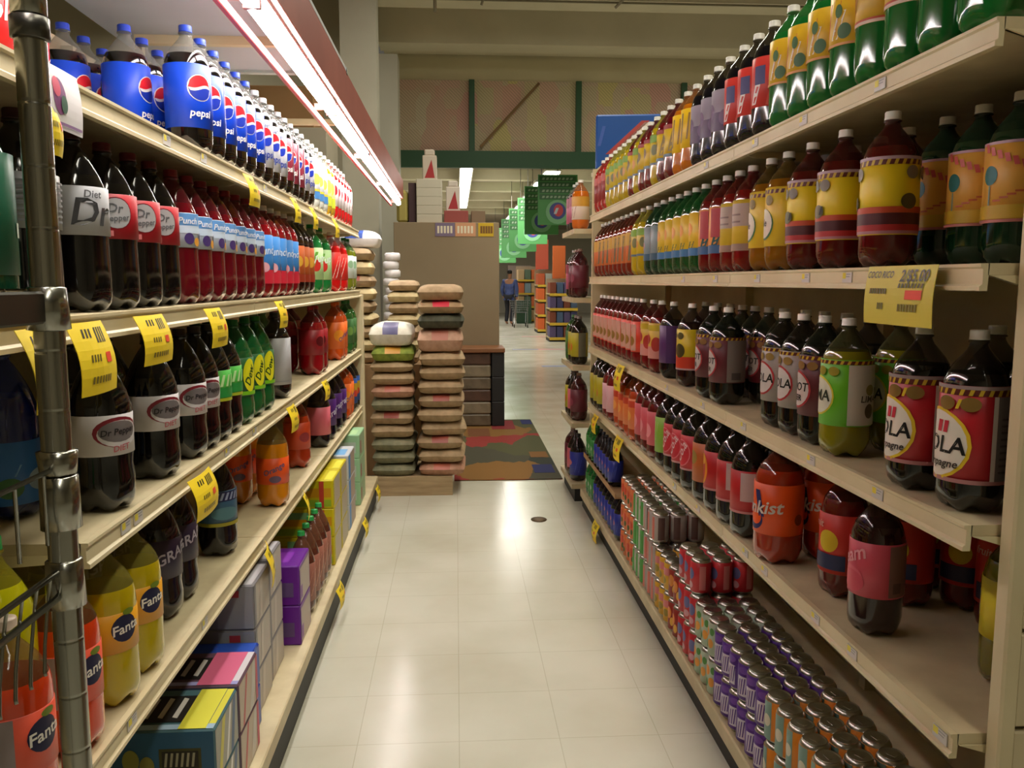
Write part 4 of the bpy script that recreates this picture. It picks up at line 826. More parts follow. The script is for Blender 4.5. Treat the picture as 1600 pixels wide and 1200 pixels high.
# small paper shelf labels in the rails
TAGP = [('rect', -1.9, -1.3, -.4, -.1, (226, 206, 50)), ('rect', -.2, -.5, 1.7, -.3, (150, 150, 150)), ('rect', -.2, -1.0, 1.4, -.8, (150, 150, 150))]
def rail_tags(side, x, ztop, level, ys):
    rack = 'shaded' if side == 'R' else 'tube-lit'
    for n, yy in enumerate(ys):
        t = thing('shelf_label', 'small white-and-yellow paper label, %s from near end, %s rack\'s %s rail' % (ORD[n], rack, level), 'shelf label', (x, yy, ztop - .009), math.pi if side == 'R' else 0, 'paper labels in the %s rack\'s %s rail' % (rack, level))
        mb = MB(); mb.box((-.0005, -.021, -.021), (.0012, .021, 0), M((206, 200, 196), .5)); mb.build('paper', t)
        q = MB(); shapes_into(q, TAGP, lambda u, v, l: (.0014 + .0002 * l, u / 100, v / 100), 5); q.build('printing', t)
rail_tags('R', .803, 1.769, 'top', [1.62, 1.98, 2.30, 2.75]); rail_tags('R', .803, 1.408, 'second', [1.72, 1.93, 2.25, 2.62, 3.0])
rail_tags('R', .803, .997, 'third', [1.55, 1.86, 2.32, 2.72, 3.2]); rail_tags('R', .803, .647, 'fourth', [1.30, 1.62, 1.80, 2.12, 2.27, 2.74, 3.05])
rail_tags('L', -.589, 1.687, 'top', [1.84, 2.1, 2.75]); rail_tags('L', -.589, .967, 'third', [1.52, 1.58, 2.2, 2.5]); rail_tags('L', -.589, .612, 'fourth', [1.5, 1.95])

# ------------------------------------------------------------------ floor and room shell
def floor_mat():
    m = bpy.data.materials.new('vinyl_tile_floor'); m.use_nodes = True; nt = m.node_tree; b = nt.nodes['Principled BSDF']
    tc = nt.nodes.new('ShaderNodeTexCoord')
    br = nt.nodes.new('ShaderNodeTexBrick'); br.offset = 0; br.inputs['Scale'].default_value = 1; br.inputs['Brick Width'].default_value = .305; br.inputs['Row Height'].default_value = .305
    br.inputs['Mortar Size'].default_value = .0016; br.inputs['Color1'].default_value = lin((202, 200, 184)); br.inputs['Color2'].default_value = lin((199, 197, 181)); br.inputs['Mortar'].default_value = lin((184, 180, 162))
    nz = nt.nodes.new('ShaderNodeTexNoise'); nz.inputs['Scale'].default_value = 1.9; nz.inputs['Detail'].default_value = 5
    rp = nt.nodes.new('ShaderNodeValToRGB'); rp.color_ramp.elements[0].position = .28; rp.color_ramp.elements[1].position = .62
    rp.color_ramp.elements[0].color = (.80, .78, .72, 1); rp.color_ramp.elements[1].color = (1, 1, 1, 1)
    mx = nt.nodes.new('ShaderNodeMixRGB'); mx.blend_type = 'MULTIPLY'; mx.inputs[0].default_value = .8
    nt.links.new(tc.outputs['Object'], br.inputs['Vector']); nt.links.new(tc.outputs['Object'], nz.inputs['Vector'])
    nt.links.new(nz.outputs['Fac'], rp.inputs[0]); nt.links.new(br.outputs['Color'], mx.inputs[1]); nt.links.new(rp.outputs[0], mx.inputs[2])
    nt.links.new(mx.outputs[0], b.inputs['Base Color'])
    rr = nt.nodes.new('ShaderNodeMapRange'); rr.inputs['To Min'].default_value = .12; rr.inputs['To Max'].default_value = .27
    nt.links.new(nz.outputs['Fac'], rr.inputs[0]); nt.links.new(rr.outputs[0], b.inputs['Roughness'])
    bp = nt.nodes.new('ShaderNodeBump'); bp.inputs['Strength'].default_value = .12; bp.inputs['Distance'].default_value = .004
    n2 = nt.nodes.new('ShaderNodeTexNoise'); n2.inputs['Scale'].default_value = 5; nt.links.new(tc.outputs['Object'], n2.inputs['Vector'])
    nt.links.new(n2.outputs['Fac'], bp.inputs['Height']); nt.links.new(bp.outputs[0], b.inputs['Normal'])
    return m
mb = MB(); mb.box((-7, -4, -.05), (7, 38, 0), floor_mat()); struct('floor', mb)
CEIL = noisy('ceiling_paint', (150, 140, 112), (164, 154, 126), 1.2, .8)
WALLM = noisy('wall_paint', (176, 168, 146), (186, 178, 156), 1.5, .8)
mb = MB(); mb.box((-7, -4, 4.75), (7, 12.3, 4.85), CEIL); struct('ceiling', mb)
mb = MB(); mb.box((-7, 12.3, 3.66), (7, 38, 3.76), noisy('rear_ceiling_paint', (176, 162, 142), (190, 176, 154), 1.2, .8)); struct('ceiling.001', mb)
mb = MB(); mb.box((-7.1, -4, 0), (-7, 38, 4.85), WALLM); struct('wall_left', mb)
mb = MB(); mb.box((7, -4, 0), (7.1, 38, 4.85), WALLM); struct('wall_right', mb)
mb = MB(); mb.box((-7, 38, 0), (7, 38.1, 4.85), M((214, 208, 190), .8)); struct('wall_back', mb)
mb = MB(); mb.box((-7, -4.1, 0), (7, -4, 4.85), WALLM); struct('wall_front', mb)
BEAM = noisy('beam_paint', (222, 214, 186), (230, 222, 194), 2, .8)
mb = MB(); mb.box((-.93, 9.9, 4.50), (7, 10.3, 4.7495), BEAM); struct('trim_1', mb)
mb = MB(); mb.box((-.93, 11.0, 4.30), (7, 11.4, 4.7495), BEAM); mb.box((-.93, 11.4, 4.42), (7, 12.0, 4.7495), BEAM); struct('trim_2', mb)
mb = MB(); mb.box((-.93, 12.06, 4.08), (7, 12.3, 4.7495), noisy('beam_face', (216, 206, 170), (224, 214, 178), 2, .8)); struct('trim_3', mb)
for k in range(7):
    mb = MB(); mb.box((-6.9, 13.5 + k * 2.2, 3.46), (6.9, 13.8 + k * 2.2, 3.6595), BEAM); struct('trim_%d' % (4 + k), mb)
mb = MB(); mb.box((-.93, 10.35, 0), (-.655, 10.7, 4.0), noisy('column_paint', (186, 182, 166), (194, 190, 174), 2, .7)); struct('column_1', mb)
mb = MB(); mb.box((-1.14, 9.0, 0), (-.78, 9.3, 4.7495), noisy('column_paint', (186, 182, 166), (194, 190, 174), 2, .7)); struct('column_2', mb)
mb = MB(); mb.box((-6.99, 10.75, 0), (-.94, 10.9, 4.7495), noisy('rear_wall', (170, 162, 140), (178, 170, 148), 1.5, .8)); struct('wall_side', mb)

# lattice screen with green frame above the rear aisle opening
def lattice_mat():
    m = bpy.data.materials.new('lattice_screen'); m.use_nodes = True; nt = m.node_tree; b = nt.nodes['Principled BSDF']
    tc = nt.nodes.new('ShaderNodeTexCoord'); mp = nt.nodes.new('ShaderNodeMapping'); mp.inputs['Scale'].default_value = (2.6, 1, 1.5)
    br = nt.nodes.new('ShaderNodeTexVoronoi'); br.inputs['Scale'].default_value = 1.6; br.distance = 'CHEBYCHEV'
    rp = nt.nodes.new('ShaderNodeValToRGB'); cr = rp.color_ramp; cr.interpolation = 'LINEAR'
    cr.elements[0].position = 0; cr.elements[0].color = lin((216, 200, 168)); cr.elements[1].position = 1; cr.elements[1].color = lin((220, 208, 178))
    for p, c in ((.3, (224, 178, 160)), (.45, (216, 200, 168)), (.6, (222, 208, 142)), (.75, (210, 196, 166)), (.88, (226, 176, 162))):
        e = cr.elements.new(p); e.color = lin(c)
    sx = nt.nodes.new('ShaderNodeSeparateColor'); nt.links.new(tc.outputs['Object'], mp.inputs[0]); nt.links.new(mp.outputs[0], br.inputs['Vector'])
    nt.links.new(br.outputs['Color'], sx.inputs[0]); nt.links.new(sx.outputs[0], rp.inputs[0])
    wv = nt.nodes.new('ShaderNodeTexWave'); wv.inputs['Scale'].default_value = 14; wv.bands_direction = 'DIAGONAL'
    nt.links.new(tc.outputs['Object'], wv.inputs['Vector'])
    mx = nt.nodes.new('ShaderNodeMixRGB'); mx.blend_type = 'MULTIPLY'; mx.inputs[0].default_value = .3
    nt.links.new(rp.outputs[0], mx.inputs[1]); nt.links.new(wv.outputs['Color'], mx.inputs[2]); nt.links.new(mx.outputs[0], b.inputs['Base Color']); b.inputs['Roughness'].default_value = .8
    return m
GRN = M((38, 84, 50), .5)
sc = thing('lattice_screen', 'faded printed lattice screen in a green frame above the rear aisle', 'screen', (.9, 12, 3.0))
def SP(mb, nm):
    o = mb.build(nm, sc); o.location = -Vector(sc.location); return o
mb = MB(); mb.box((-.9, 12.02, 3.1), (4.5, 12.05, 4.09), lattice_mat()); SP(mb, 'mesh_panel')
mb = MB(); mb.box((-.9, 11.94, 2.925), (4.5, 12.02, 3.15), GRN); SP(mb, 'bottom_rail')
for x in (.20, 1.66, 3.12):
    mb = MB(); mb.box((x, 11.95, 3.15), (x + .075, 12.02, 4.09), GRN); SP(mb, 'mullion')
mb = MB(); mb.tube([(.35, 11.93, 3.2), (1.15, 11.93, 4.05)], .018, M((150, 120, 84), .7), 8); SP(mb, 'brace')
# conduits hanging under the ceiling
def pipe(label, pts, r=.02):
    mb = MB(); mb.tube(pts, r, M((150, 142, 120), .5), 8); o = mb.build('ceiling_pipe'); tag(o, label, 'pipe'); return o
pipe('thin sprinkler pipe dropping from the ceiling near the column', [(-.2, 9.7, 4.75), (-.2, 9.7, 4.28)], .018)
pipe('thin conduit slanting below the beam', [(.45, 9.6, 4.75), (.30, 9.7, 4.36)], .014)
pipe('long conduit slanting across the beam above the shaded rack', [(2.2, 9.5, 4.75), (1.75, 9.6, 4.33)], .016)
pipe('long pipe running along the beam face', [(-.9, 9.88, 4.47), (6.8, 9.88, 4.47)], .012)

# ------------------------------------------------------------------ rear lights, hanging signs
FAR = glow('far_tube', (1, .96, .86, 1), FAR_L)
def strip(label, x, y0, y1, z, wd):
    t = thing('strip_light', label, 'ceiling light', (x, (y0 + y1) / 2, z), 0, 'rear ceiling lights')
    L = (y1 - y0) / 2
    mb = MB(); mb.box((-wd / 2 - .02, -L, .02), (wd / 2 + .02, L, .07), M((190, 186, 170), .5)); mb.build('housing', t)
    mb = MB(); mb.box((-wd / 2, -L, -.02), (wd / 2, L, .019), FAR, .006); mb.build('diffuser', t)
    for yy in (-L * .7, L * .7):
        mb = MB(); mb.tube([(0, yy, .07), (0, yy, 3.66 - z)], .008, M((120, 112, 96), .6), 6); mb.build('hanger', t)
strip('long strip light over the rear aisle, seen below the green rail', .2, 14.0, 22.4, 3.28, .19)
for n, (a, b, x) in enumerate([(15.2, 16.3, 1.72), (16.9, 18.6, 1.70), (19.4, 21.4, 1.70), (22.2, 24.6, 1.70), (25.4, 29.5, 1.70)]):
    strip('strip light beside the hanging green signs, %s from the green rail' % ORD[n], x, a, b, 3.28, .24)
SG1, SG2 = (84, 156, 88), (54, 108, 62)
def aisle_sign(n, x0, x1, y, z0, z1):
    t = thing('aisle_sign', 'green hanging aisle sign with round emblem, %s in the row from near end' % ORD[n], 'sign', ((x0 + x1) / 2, y, z1), 0, 'green hanging aisle signs')
    wd, ht = (x1 - x0), z1 - z0
    mb = MB(); mb.box((-wd / 2, -.01, -ht), (wd / 2, .01, 0), M(SG1, .5), .004); mb.build('board', t)
    q = MB(); W = wd * 100; H = ht * 100
    sh = []
    for i in range(4):
        sh.append(('rect', -W * .46, -H * (.03 + .12 * i) - H * .1, W * .46, -H * (.03 + .12 * i), SG2))
        sh += [('quad', -W * .40 + j * W * .1, -H * (.03 + .12 * i) - H * .075, W * .06, H * .045, W * .02, (150, 176, 146)) for j in range(8 - i % 2)]
    sh += [('disc', 0, -H * .74, W * .30, W * .30, (130, 190, 140)), ('disc', 0, -H * .72, W * .21, W * .21, (70, 80, 150)), ('disc', W * .02, -H * .71, W * .12, W * .15, (206, 70, 80)), ('quad', -W * .1, -H * .78, W * .07, H * .12, W * .06, (200, 210, 220))]
    shapes_into(q, sh, lambda u, v, l: (u / 100, -.0105 - .0006 * l, v / 100), 100)
    q.build('printing', t)
    for xx in (-wd * .4, 0):
        mb = MB(); mb.tube([(xx, 0, 0), (xx, 0, 3.66 - z1)], .006, M((90, 90, 80), .6), 6); mb.build('hanger', t)
for n, a in enumerate([(1.20, 1.78, 12.6, 2.20, 2.92), (1.15, 1.72, 14.4, 2.16, 2.95), (1.2, 1.78, 16.7, 2.1, 2.98), (1.2, 1.82, 19.4, 2.05, 3.0), (1.2, 1.86, 22.6, 2.0, 3.0), (1.15, 1.85, 26.4, 1.95, 3.0)]):
    aisle_sign(n, *a)

# ------------------------------------------------------------------ sacks, pallets and the rear partition
SACK = {}
def sack_mesh(kindname, wd, ln, ht, base, base2, band, seed):
    rnd = random.Random(seed); k = (kindname, seed)
    mb = MB(); nu, nv = 22, 26
    mat_ = noisy('woven_sack_%s' % kindname, base, base2, 26, .75, .35)
    bm_ = ink(band) if band else None
    def f(t): return max(0.0, 1 - abs(t) ** 3.2) ** .5
    ph = [rnd.uniform(0, 6.28) for _ in range(4)]
    grid = {}
    for sgn in (1, -1):
        for i in range(nu + 1):
            for j in range(nv + 1):
                u = -1 + 2 * i / nu; v = -1 + 2 * j / nv
                edge = f(u) * f(v)
                w_ = .06 * math.sin(5 * u + ph[0]) * math.sin(3 * v + ph[1]) + .05 * math.sin(9 * v + ph[2] + 3 * u)
                z = ht / 2 + sgn * ht / 2 * min(1.0, (edge ** .75) * (1 + (w_ if sgn > 0 else 0)))
                if sgn < 0: z = max(0.0, ht / 2 - ht / 2 * min(1, 1.35 * edge ** .6))
                x = u * wd / 2 * (1 - .05 * (1 - f(v))); y_ = v * ln / 2 * (1 + .02 * math.sin(4 * u + ph[3]))
                grid[(sgn, i, j)] = len(mb.v); mb.v.append((x, y_, z))
    mi = mb.mi(mat_); bi = mb.mi(bm_) if bm_ else mi
    for sgn in (1, -1):
        for i in range(nu):
            for j in range(nv):
                q = [grid[(sgn, i, j)], grid[(sgn, i + 1, j)], grid[(sgn, i + 1, j + 1)], grid[(sgn, i, j + 1)]]
                mb.f.append(tuple(q if sgn > 0 else reversed(q)))
                mb.m.append(bi if (bm_ and (7 <= i <= 14) and (sgn > 0) and j < 9) else mi); mb.sm.append(True)
    return mb.mesh('sack_cloth')
def sack_stack(desc, group, x, y, z, rows, seed, wd, ln):
    """rows: list of (colour key, height), from the bottom"""
    C = {'tan': ((150, 126, 92), (172, 146, 110), None), 'tanred': ((150, 124, 92), (170, 144, 110), (150, 70, 56)), 'greygreen': ((112, 110, 84), (134, 130, 100), None), 'pink': ((160, 116, 90), (184, 138, 112), (176, 96, 76)),
         'rose': ((178, 140, 114), (196, 158, 132), (186, 120, 100)), 'white': ((206, 202, 184), (222, 218, 202), (70, 66, 110)), 'green': ((110, 128, 40), (146, 160, 60), (206, 150, 50)), 'olive': ((54, 56, 40), (74, 76, 56), None), 'tanlabel': ((150, 124, 88), (168, 142, 104), (206, 50, 70)), 'cream': ((190, 170, 124), (206, 188, 142), None)}
    N = {'tan': 'tan woven sack', 'tanred': 'tan sack with red print', 'greygreen': 'grey-green woven sack', 'pink': 'reddish tan sack', 'rose': 'plump rosy tan sack', 'white': 'plump white sack with blue print', 'green': 'green-and-orange printed sack', 'olive': 'dark olive sack', 'tanlabel': 'tan sack with red label', 'cream': 'cream sack'}
    for n, (c, h) in enumerate(rows):
        me = sack_mesh(c, wd, ln, h * 1.0, C[c][0], C[c][1], C[c][2], seed + n)
        lab = '%s, %s from bottom of the %s' % (N[c], ORD[n], desc)
        o = put('sack', me, None, (x + random.uniform(-.008, .008), y + random.uniform(-.008, .008), z), R(random.uniform(-2.5, 2.5)))
        tag(o, lab, 'sack', group)
        z += h
    return z
WOODP = noisy('pallet_wood', (150, 126, 92), (176, 152, 114), 5, .8, .2, 4, (1, 8, 8))
pl = thing('pallet', 'low tan pallet base under the front sack stacks', 'pallet', (-.28, 5.7, 0))
mb = MB(); mb.box((-.25, -.25, .0), (.25, -.23, .125), WOODP); mb.build('front_board', pl)
for xx in (-.24, -.04, .16): 
    mb = MB(); mb.box((xx, -.2295, 0), (xx + .08, .25, .105), WOODP); mb.build('runner', pl)
mb = MB(); mb.box((-.25, -.2295, .1055), (.25, .25, .125), WOODP); mb.build('deck', pl)
sack_stack('shorter front stack', 'sacks of the shorter front stack', -.413, 5.69, .1252,
           [('greygreen', .082), ('greygreen', .084), ('greygreen', .086), ('tan', .086), ('tanred', .088), ('greygreen', .086), ('pink', .084), ('tan', .082), ('tan', .07), ('green', .10), ('white', .145)], 10, .28, .46)
sack_stack('taller front stack', 'sacks of the taller front stack', -.098, 5.69, .1252,
           [('pink', .086), ('tan', .088), ('tanred', .09), ('tan', .09), ('tan', .092), ('tanred', .09), ('tan', .09), ('tan', .092), ('tan', .09), ('rose', .15), ('olive', .095), ('tanlabel', .085), ('tan', .10)], 40, .30, .46)
CARD = noisy('cardboard', (150, 116, 78), (166, 132, 92), 5, .8)
def plain_box(name, label, cat, lo, hi, mat_, group=None, bev=.004):
    mb = MB(); c = ((lo[0] + hi[0]) / 2, (lo[1] + hi[1]) / 2, lo[2])
    mb.box(tuple(lo[i] - c[i] for i in range(3)), tuple(hi[i] - c[i] for i in range(3)), mat_, bev)
    o = mb.build(name, None, c); tag(o, label, cat, group); return o
plain_box('cardboard_bin', 'tall brown cardboard bin under the rear sacks', 'carton', (-.86, 6.05, 0), (-.24, 6.55, .80), CARD)
sack_stack('rear stack behind the rack end', 'sacks of the rear stack', -.715, 6.3, .8005, [('tan', .09), ('cream', .09), ('tan', .09), ('cream', .09), ('tan', .09), ('cream', .09), ('tanred', .09), ('cream', .1), ('tan', .09)], 70, .26, .44)
sack_stack('low rear stack beside white packs', 'sacks of the low rear stack', -.37, 6.3, .8005, [('tan', .09), ('cream', .09), ('tanred', .09), ('cream', .085), ('tan', .08), ('cream', .08), ('tan', .075)], 90, .22, .44)
plain_box('cardboard_bin', 'brown cardboard bin under the white packs', 'carton', (-.72, 6.68, 0), (-.40, 7.1, .95), CARD)
for n in range(10):
    mb = MB(); mb.lathe([(.001, 0), (.05, .001), (.062, .012), (.062, .052), (.05, .063), (.001, .064)], 20, M((212, 208, 206), .3)); 
    o = mb.build('wrapped_pack', None, (-.505 + (n % 2) * .012, 6.8, .9505 + n * .0655)); tag(o, 'white wrapped round pack, %s from bottom of the white column' % ORD[n], 'pack', 'white wrapped packs in one column')
me = sack_mesh('bluewhite', .36, .3, .12, (226, 226, 226), (236, 236, 236), (60, 90, 170), 200)
o = put('sack', me, None, (-.715, 6.3, 1.6225)); tag(o, 'white sack with blue stripe lying on top of the rear stack', 'sack')

PART = noisy('partition_laminate', (138, 120, 92), (148, 130, 102), 1.2, .55)
pt = thing('gondola_end', 'tall plain tan panel closing the end of the rear gondola', 'panel', (-.06, 8.5, 0))
def TP(mb, nm):
    o = mb.build(nm, pt); o.location = -Vector(pt.location); return o
mb = MB(); mb.box((-.60, 8.5, 0), (.43, 8.54, 1.955), PART, .004); TP(mb, 'panel')
mb = MB(); mb.box((-.60, 8.5405, 1.93), (.43, 9.3, 1.955), PART); TP(mb, 'top_shelf')
mb = MB(); mb.box((.40, 8.5405, 0), (.43, 9.3, 1.929), PART); TP(mb, 'side_panel')
mb = MB(); mb.box((-.60, 8.5405, 0), (-.57, 9.3, 1.929), PART); TP(mb, 'side_panel')
for n, (x, wd, cl, lab) in enumerate([(-.10, .19, (120, 104, 130), 'purple-and-white price strip at the top of the tan panel'), (.10, .2, (206, 150, 110), 'orange-and-white price strip at the top of the tan panel'), (.30, .15, (206, 170, 30), 'yellow price strip at the top of the tan panel')]):
    mb = MB(); mb.box((-wd / 2, -.004, -.13), (wd / 2, 0, 0), M(cl, .5))
    for i in range(5): mb.box((-wd / 2 + .02 + i * wd / 6, -.0052, -.1), (-wd / 2 + .04 + i * wd / 6, -.0041, -.03), M((226, 216, 190) if n < 2 else (120, 80, 30), .5))
    o = mb.build('price_strip', None, (x, 8.4995, 1.95)); tag(o, lab, 'price tag')
WH = M((196, 188, 170), .6)
zz = 1.9555
for n in range(5):
    plain_box('white_carton', 'flat white carton, %s from bottom of the pile on the tan panel' % ORD[n], 'carton', (-.38, 8.62, zz), (-.13, 8.95, zz + .085), WH, 'flat white cartons on top of the tan panel'); zz += .0855
def figure_pack(label, x, z, cl):
    t = thing('product_pack', label, 'pack', (x, 8.8, z))
    mb = MB(); mb.box((-.07, -.09, 0), (.07, .09, .24), M(cl, .5), .006); mb.box((-.05, -.07, .24), (.05, .07, .30), M(cl, .5), .01); mb.build('box', t)
    q = MB(); q.add([(-.05, -.0905, .02), (.05, -.0905, .02), (.02, -.0905, .2)], [(0, 1, 2)], M((160, 40, 44), .5)); q.build('red_mark', t)
figure_pack('white pack with red wedge on top of the flat carton pile', -.25, zz, (190, 176, 160))
figure_pack('white pack with red wedge beside the flat carton pile', -.02, 2.08, (200, 188, 176))
plain_box('red_carton', 'low red carton under the white pack on the tan panel', 'carton', (-.11, 8.64, 1.9555), (.13, 8.94, 2.079), M((150, 70, 64), .6))
plain_box('dark_carton', 'dark carton standing beside the flat white pile', 'carton', (-.46, 8.66, 1.9555), (-.385, 8.9, 2.35), M((70, 46, 50), .6))
plain_box('yellow_bag', 'yellow bag at the corner of the tan panel top', 'bag', (-.58, 8.66, 1.9555), (-.465, 8.85, 2.28), M((170, 156, 84), .6), None, .03)
plain_box('brown_carton', 'small brown carton at the aisle end of the tan panel top', 'carton', (.16, 8.66, 1.9555), (.30, 8.9, 2.08), M((128, 104, 80), .6))
# cases in front of the partition
plain_box('wood_ledge', 'orange-brown wooden board lying on the cases before the tan panel', 'board', (.02, 8.02, .715), (.46, 8.45, .755), noisy('ledge_wood', (120, 76, 44), (140, 92, 56), 4, .6, 0, 4, (1, 6, 6)))
zz = 0.0098
for n in range(6):
    h = .1172
    plain_box('wrapped_case', 'grey-brown shrink-wrapped case, %s from floor in the pile before the tan panel' % ORD[n], 'case', (.0, 8.05, zz), (.325, 8.42, zz + h - .002), noisy('case_%d' % (n % 3), [(92, 80, 64), (120, 108, 88), (74, 54, 44)][n % 3], [(116, 102, 84), (140, 126, 104), (92, 66, 54)][n % 3], 14, .4), 'wrapped cases before the tan panel', .012); zz += h
for n in range(3):
    plain_box('dark_crate', 'black crate, %s from floor at the aisle side of the wrapped cases' % ORD[n], 'crate', (.335, 8.05, .0098 + n * .235), (.455, 8.42, .0098 + n * .235 + .2345), M((34, 34, 36), .5), 'black crates beside the wrapped cases', .006)
# left rear cabinet with carton
plain_box('tall_cabinet', 'tall pale cabinet beyond the end of the tube-lit rack', 'cabinet', (-2.5, 8.2, 0), (-1.18, 8.95, 2.79), noisy('cabinet_paint', (176, 168, 148), (186, 178, 158), 2, .6))
plain_box('cardboard_box', 'wide brown cardboard box on top of the tall pale cabinet', 'carton', (-2.3, 8.25, 2.791), (-1.3, 8.9, 3.17), noisy('brown_box', (150, 112, 72), (162, 124, 82), 2, .8))

# rug and floor marks
def rug_mat():
    m = bpy.data.materials.new('patterned_rug'); m.use_nodes = True; nt = m.node_tree; b = nt.nodes['Principled BSDF']
    tc = nt.nodes.new('ShaderNodeTexCoord'); v = nt.nodes.new('ShaderNodeTexVoronoi'); v.inputs['Scale'].default_value = 2.3; v.inputs['Randomness'].default_value = 1
    nz = nt.nodes.new('ShaderNodeTexNoise'); nz.inputs['Scale'].default_value = 5; nz.inputs['Detail'].default_value = 3
    ad = nt.nodes.new('ShaderNodeMixRGB'); ad.inputs[0].default_value = .28; nt.links.new(tc.outputs['Object'], ad.inputs[1]); nt.links.new(nz.outputs['Color'], ad.inputs[2])
    nt.links.new(ad.outputs[0], v.inputs['Vector']); sx = nt.nodes.new('ShaderNodeSeparateColor'); nt.links.new(v.outputs['Color'], sx.inputs[0])
    rp = nt.nodes.new('ShaderNodeValToRGB'); cr = rp.color_ramp; cr.interpolation = 'CONSTANT'
    cr.elements[0].color = lin((70, 70, 40)); cr.elements[1].position = .9; cr.elements[1].color = lin((34, 40, 84))
    for p, c in ((.16, (62, 60, 44)), (.32, (120, 84, 34)), (.42, (54, 66, 40)), (.56, (130, 40, 34)), (.66, (78, 74, 40)), (.78, (96, 66, 36)), (.86, (40, 46, 36))):
        e = cr.elements.new(p); e.color = lin(c)
    nt.links.new(sx.outputs[0], rp.inputs[0]); nt.links.new(rp.outputs[0], b.inputs['Base Color']); b.inputs['Roughness'].default_value = .95
    return m
rg = thing('rug', 'dark multicoloured rug on the floor beyond the sack stacks', 'rug', (.2, 7.33, 0))
mb = MB(); mb.box((-.22, -1.49, .0005), (.54, 1.12, .008), rug_mat(), .003); mb.build('pile', rg)
for x, y_, sx_, sy_, c in ((.36, -1.3, .15, .28, (30, 36, 84)), (.43, .82, .1, .26, (34, 38, 90)), (.13, .55, .22, .5, (120, 32, 34)), (-.1, .2, .2, .4, (104, 62, 30)), (.38, -.75, .14, .22, (116, 78, 34))):
    mb = MB(); mb.box((x, y_, .0082), (x + sx_, y_ + sy_, .0092), M(c, .95)); mb.build('woven_block', rg)
mb = MB(); mb.lathe([(.0001, .0003), (.045, .0003), (.047, .0012), (.0001, .0014)], 20, M((104, 84, 60), .7)); o = mb.build('floor_stain', None, (.474, 4.84, 0)); o.scale = (1, 1.25, 1); tag(o, 'small brown oval stain on the pale floor tile', 'stain')
for n, (y_, x0, x1, c) in enumerate([(13.9, 1.4, 2.6, (110, 120, 150)), (17.4, 1.15, 2.2, (120, 124, 146)), (21.5, 1.0, 2.3, (150, 140, 130))]):
    mb = MB(); mb.box((x0, y_ - .1, .0003), ((x0 + x1) / 2, y_ + .1, .002), M(c, .6)); mb.box(((x0 + x1) / 2, y_ - .1, .0003), (x1, y_ + .1, .002), M((176, 120, 120), .6))
    tag(mb.build('floor_strip'), 'blue-and-red strip across the far aisle floor, %s from the rug' % ORD[n], 'floor strip', 'strips on the far aisle floor')

# ------------------------------------------------------------------ endcap beyond the shaded rack
ec = thing('endcap_rack', 'beige endcap rack of drinks beyond the far end of the shaded rack', 'shelving', (1.0, 5.5, 0))
EZ = [.11, .50, .86, 1.28, 1.70]
mb = MB(); mb.box((-.17, -.30, 0), (.35, -.26, 2.05), BEIGE); mb.build('back_panel', ec)
for z in EZ:
    mb = MB(); mb.box((-.28, -.26, z - .03), (.35, .30, z), BEIGE_WORN); mb.build('shelf', ec)
mb = MB(); mb.box((-.26, -.26, 0), (.33, .26, .079), KICK); mb.build('kick_plate', ec)
mb = MB(); mb.box((-.12, -.30, 2.0505), (.35, .10, 2.075), BEIGE); mb.build('top_board', ec)
for xx in (-.10, .32):
    mb = MB(); mb.box((xx, -.2595, .0), (xx + .03, -.23, 2.05), BEIGE); mb.build('upright', ec)
for lev, (z, keys) in enumerate(zip(EZ, [('smallblue2', 'pinklabel', 'berry'), ('berry', 'pinklabel', 'yellowdark'), ('yellowdark', 'yellowdark', 'greenpop'), ('berry', 'berry', 'pinkdark'), ('ambertop', 'pinkdark', 'pinkdark')])):
    for n, (x, y_) in enumerate([(.778, 5.36), (.778, 5.49), (.778, 5.62)]):
        key = keys[n] if keys[n] in K else 'smallblue'
        make_bottle(key, (x, y_, z + .0005), math.pi + .6, '%s, %s from near, %s shelf of endcap rack' % (K[key]['desc'], ORD[n], ['bottom', 'second lowest', 'middle', 'second highest', 'top'][lev]), 'bottles on the endcap rack')
t = thing('blue_display_pack', 'blue display pack with red-and-white band on top of the endcap rack', 'pack', (1.08, 5.42, 2.0755), R(-8))
mb = MB(); mb.box((-.20, -.05, 0), (.20, .05, .33), M((16, 74, 150), .4), .01); mb.build('pack', t)
q = MB(); shapes_into(q, [('quad', -12, 8, 5, 20, 22, (226, 214, 196)), ('quad', -14, 9, 5, 20, 22, (170, 62, 56)), ('quad', -19, 14, 2, 12, 3, (60, 90, 170))], lambda u, v, l: (u / 100, -.0505 - .0005 * l, v / 100), 100); q.build('printing', t)

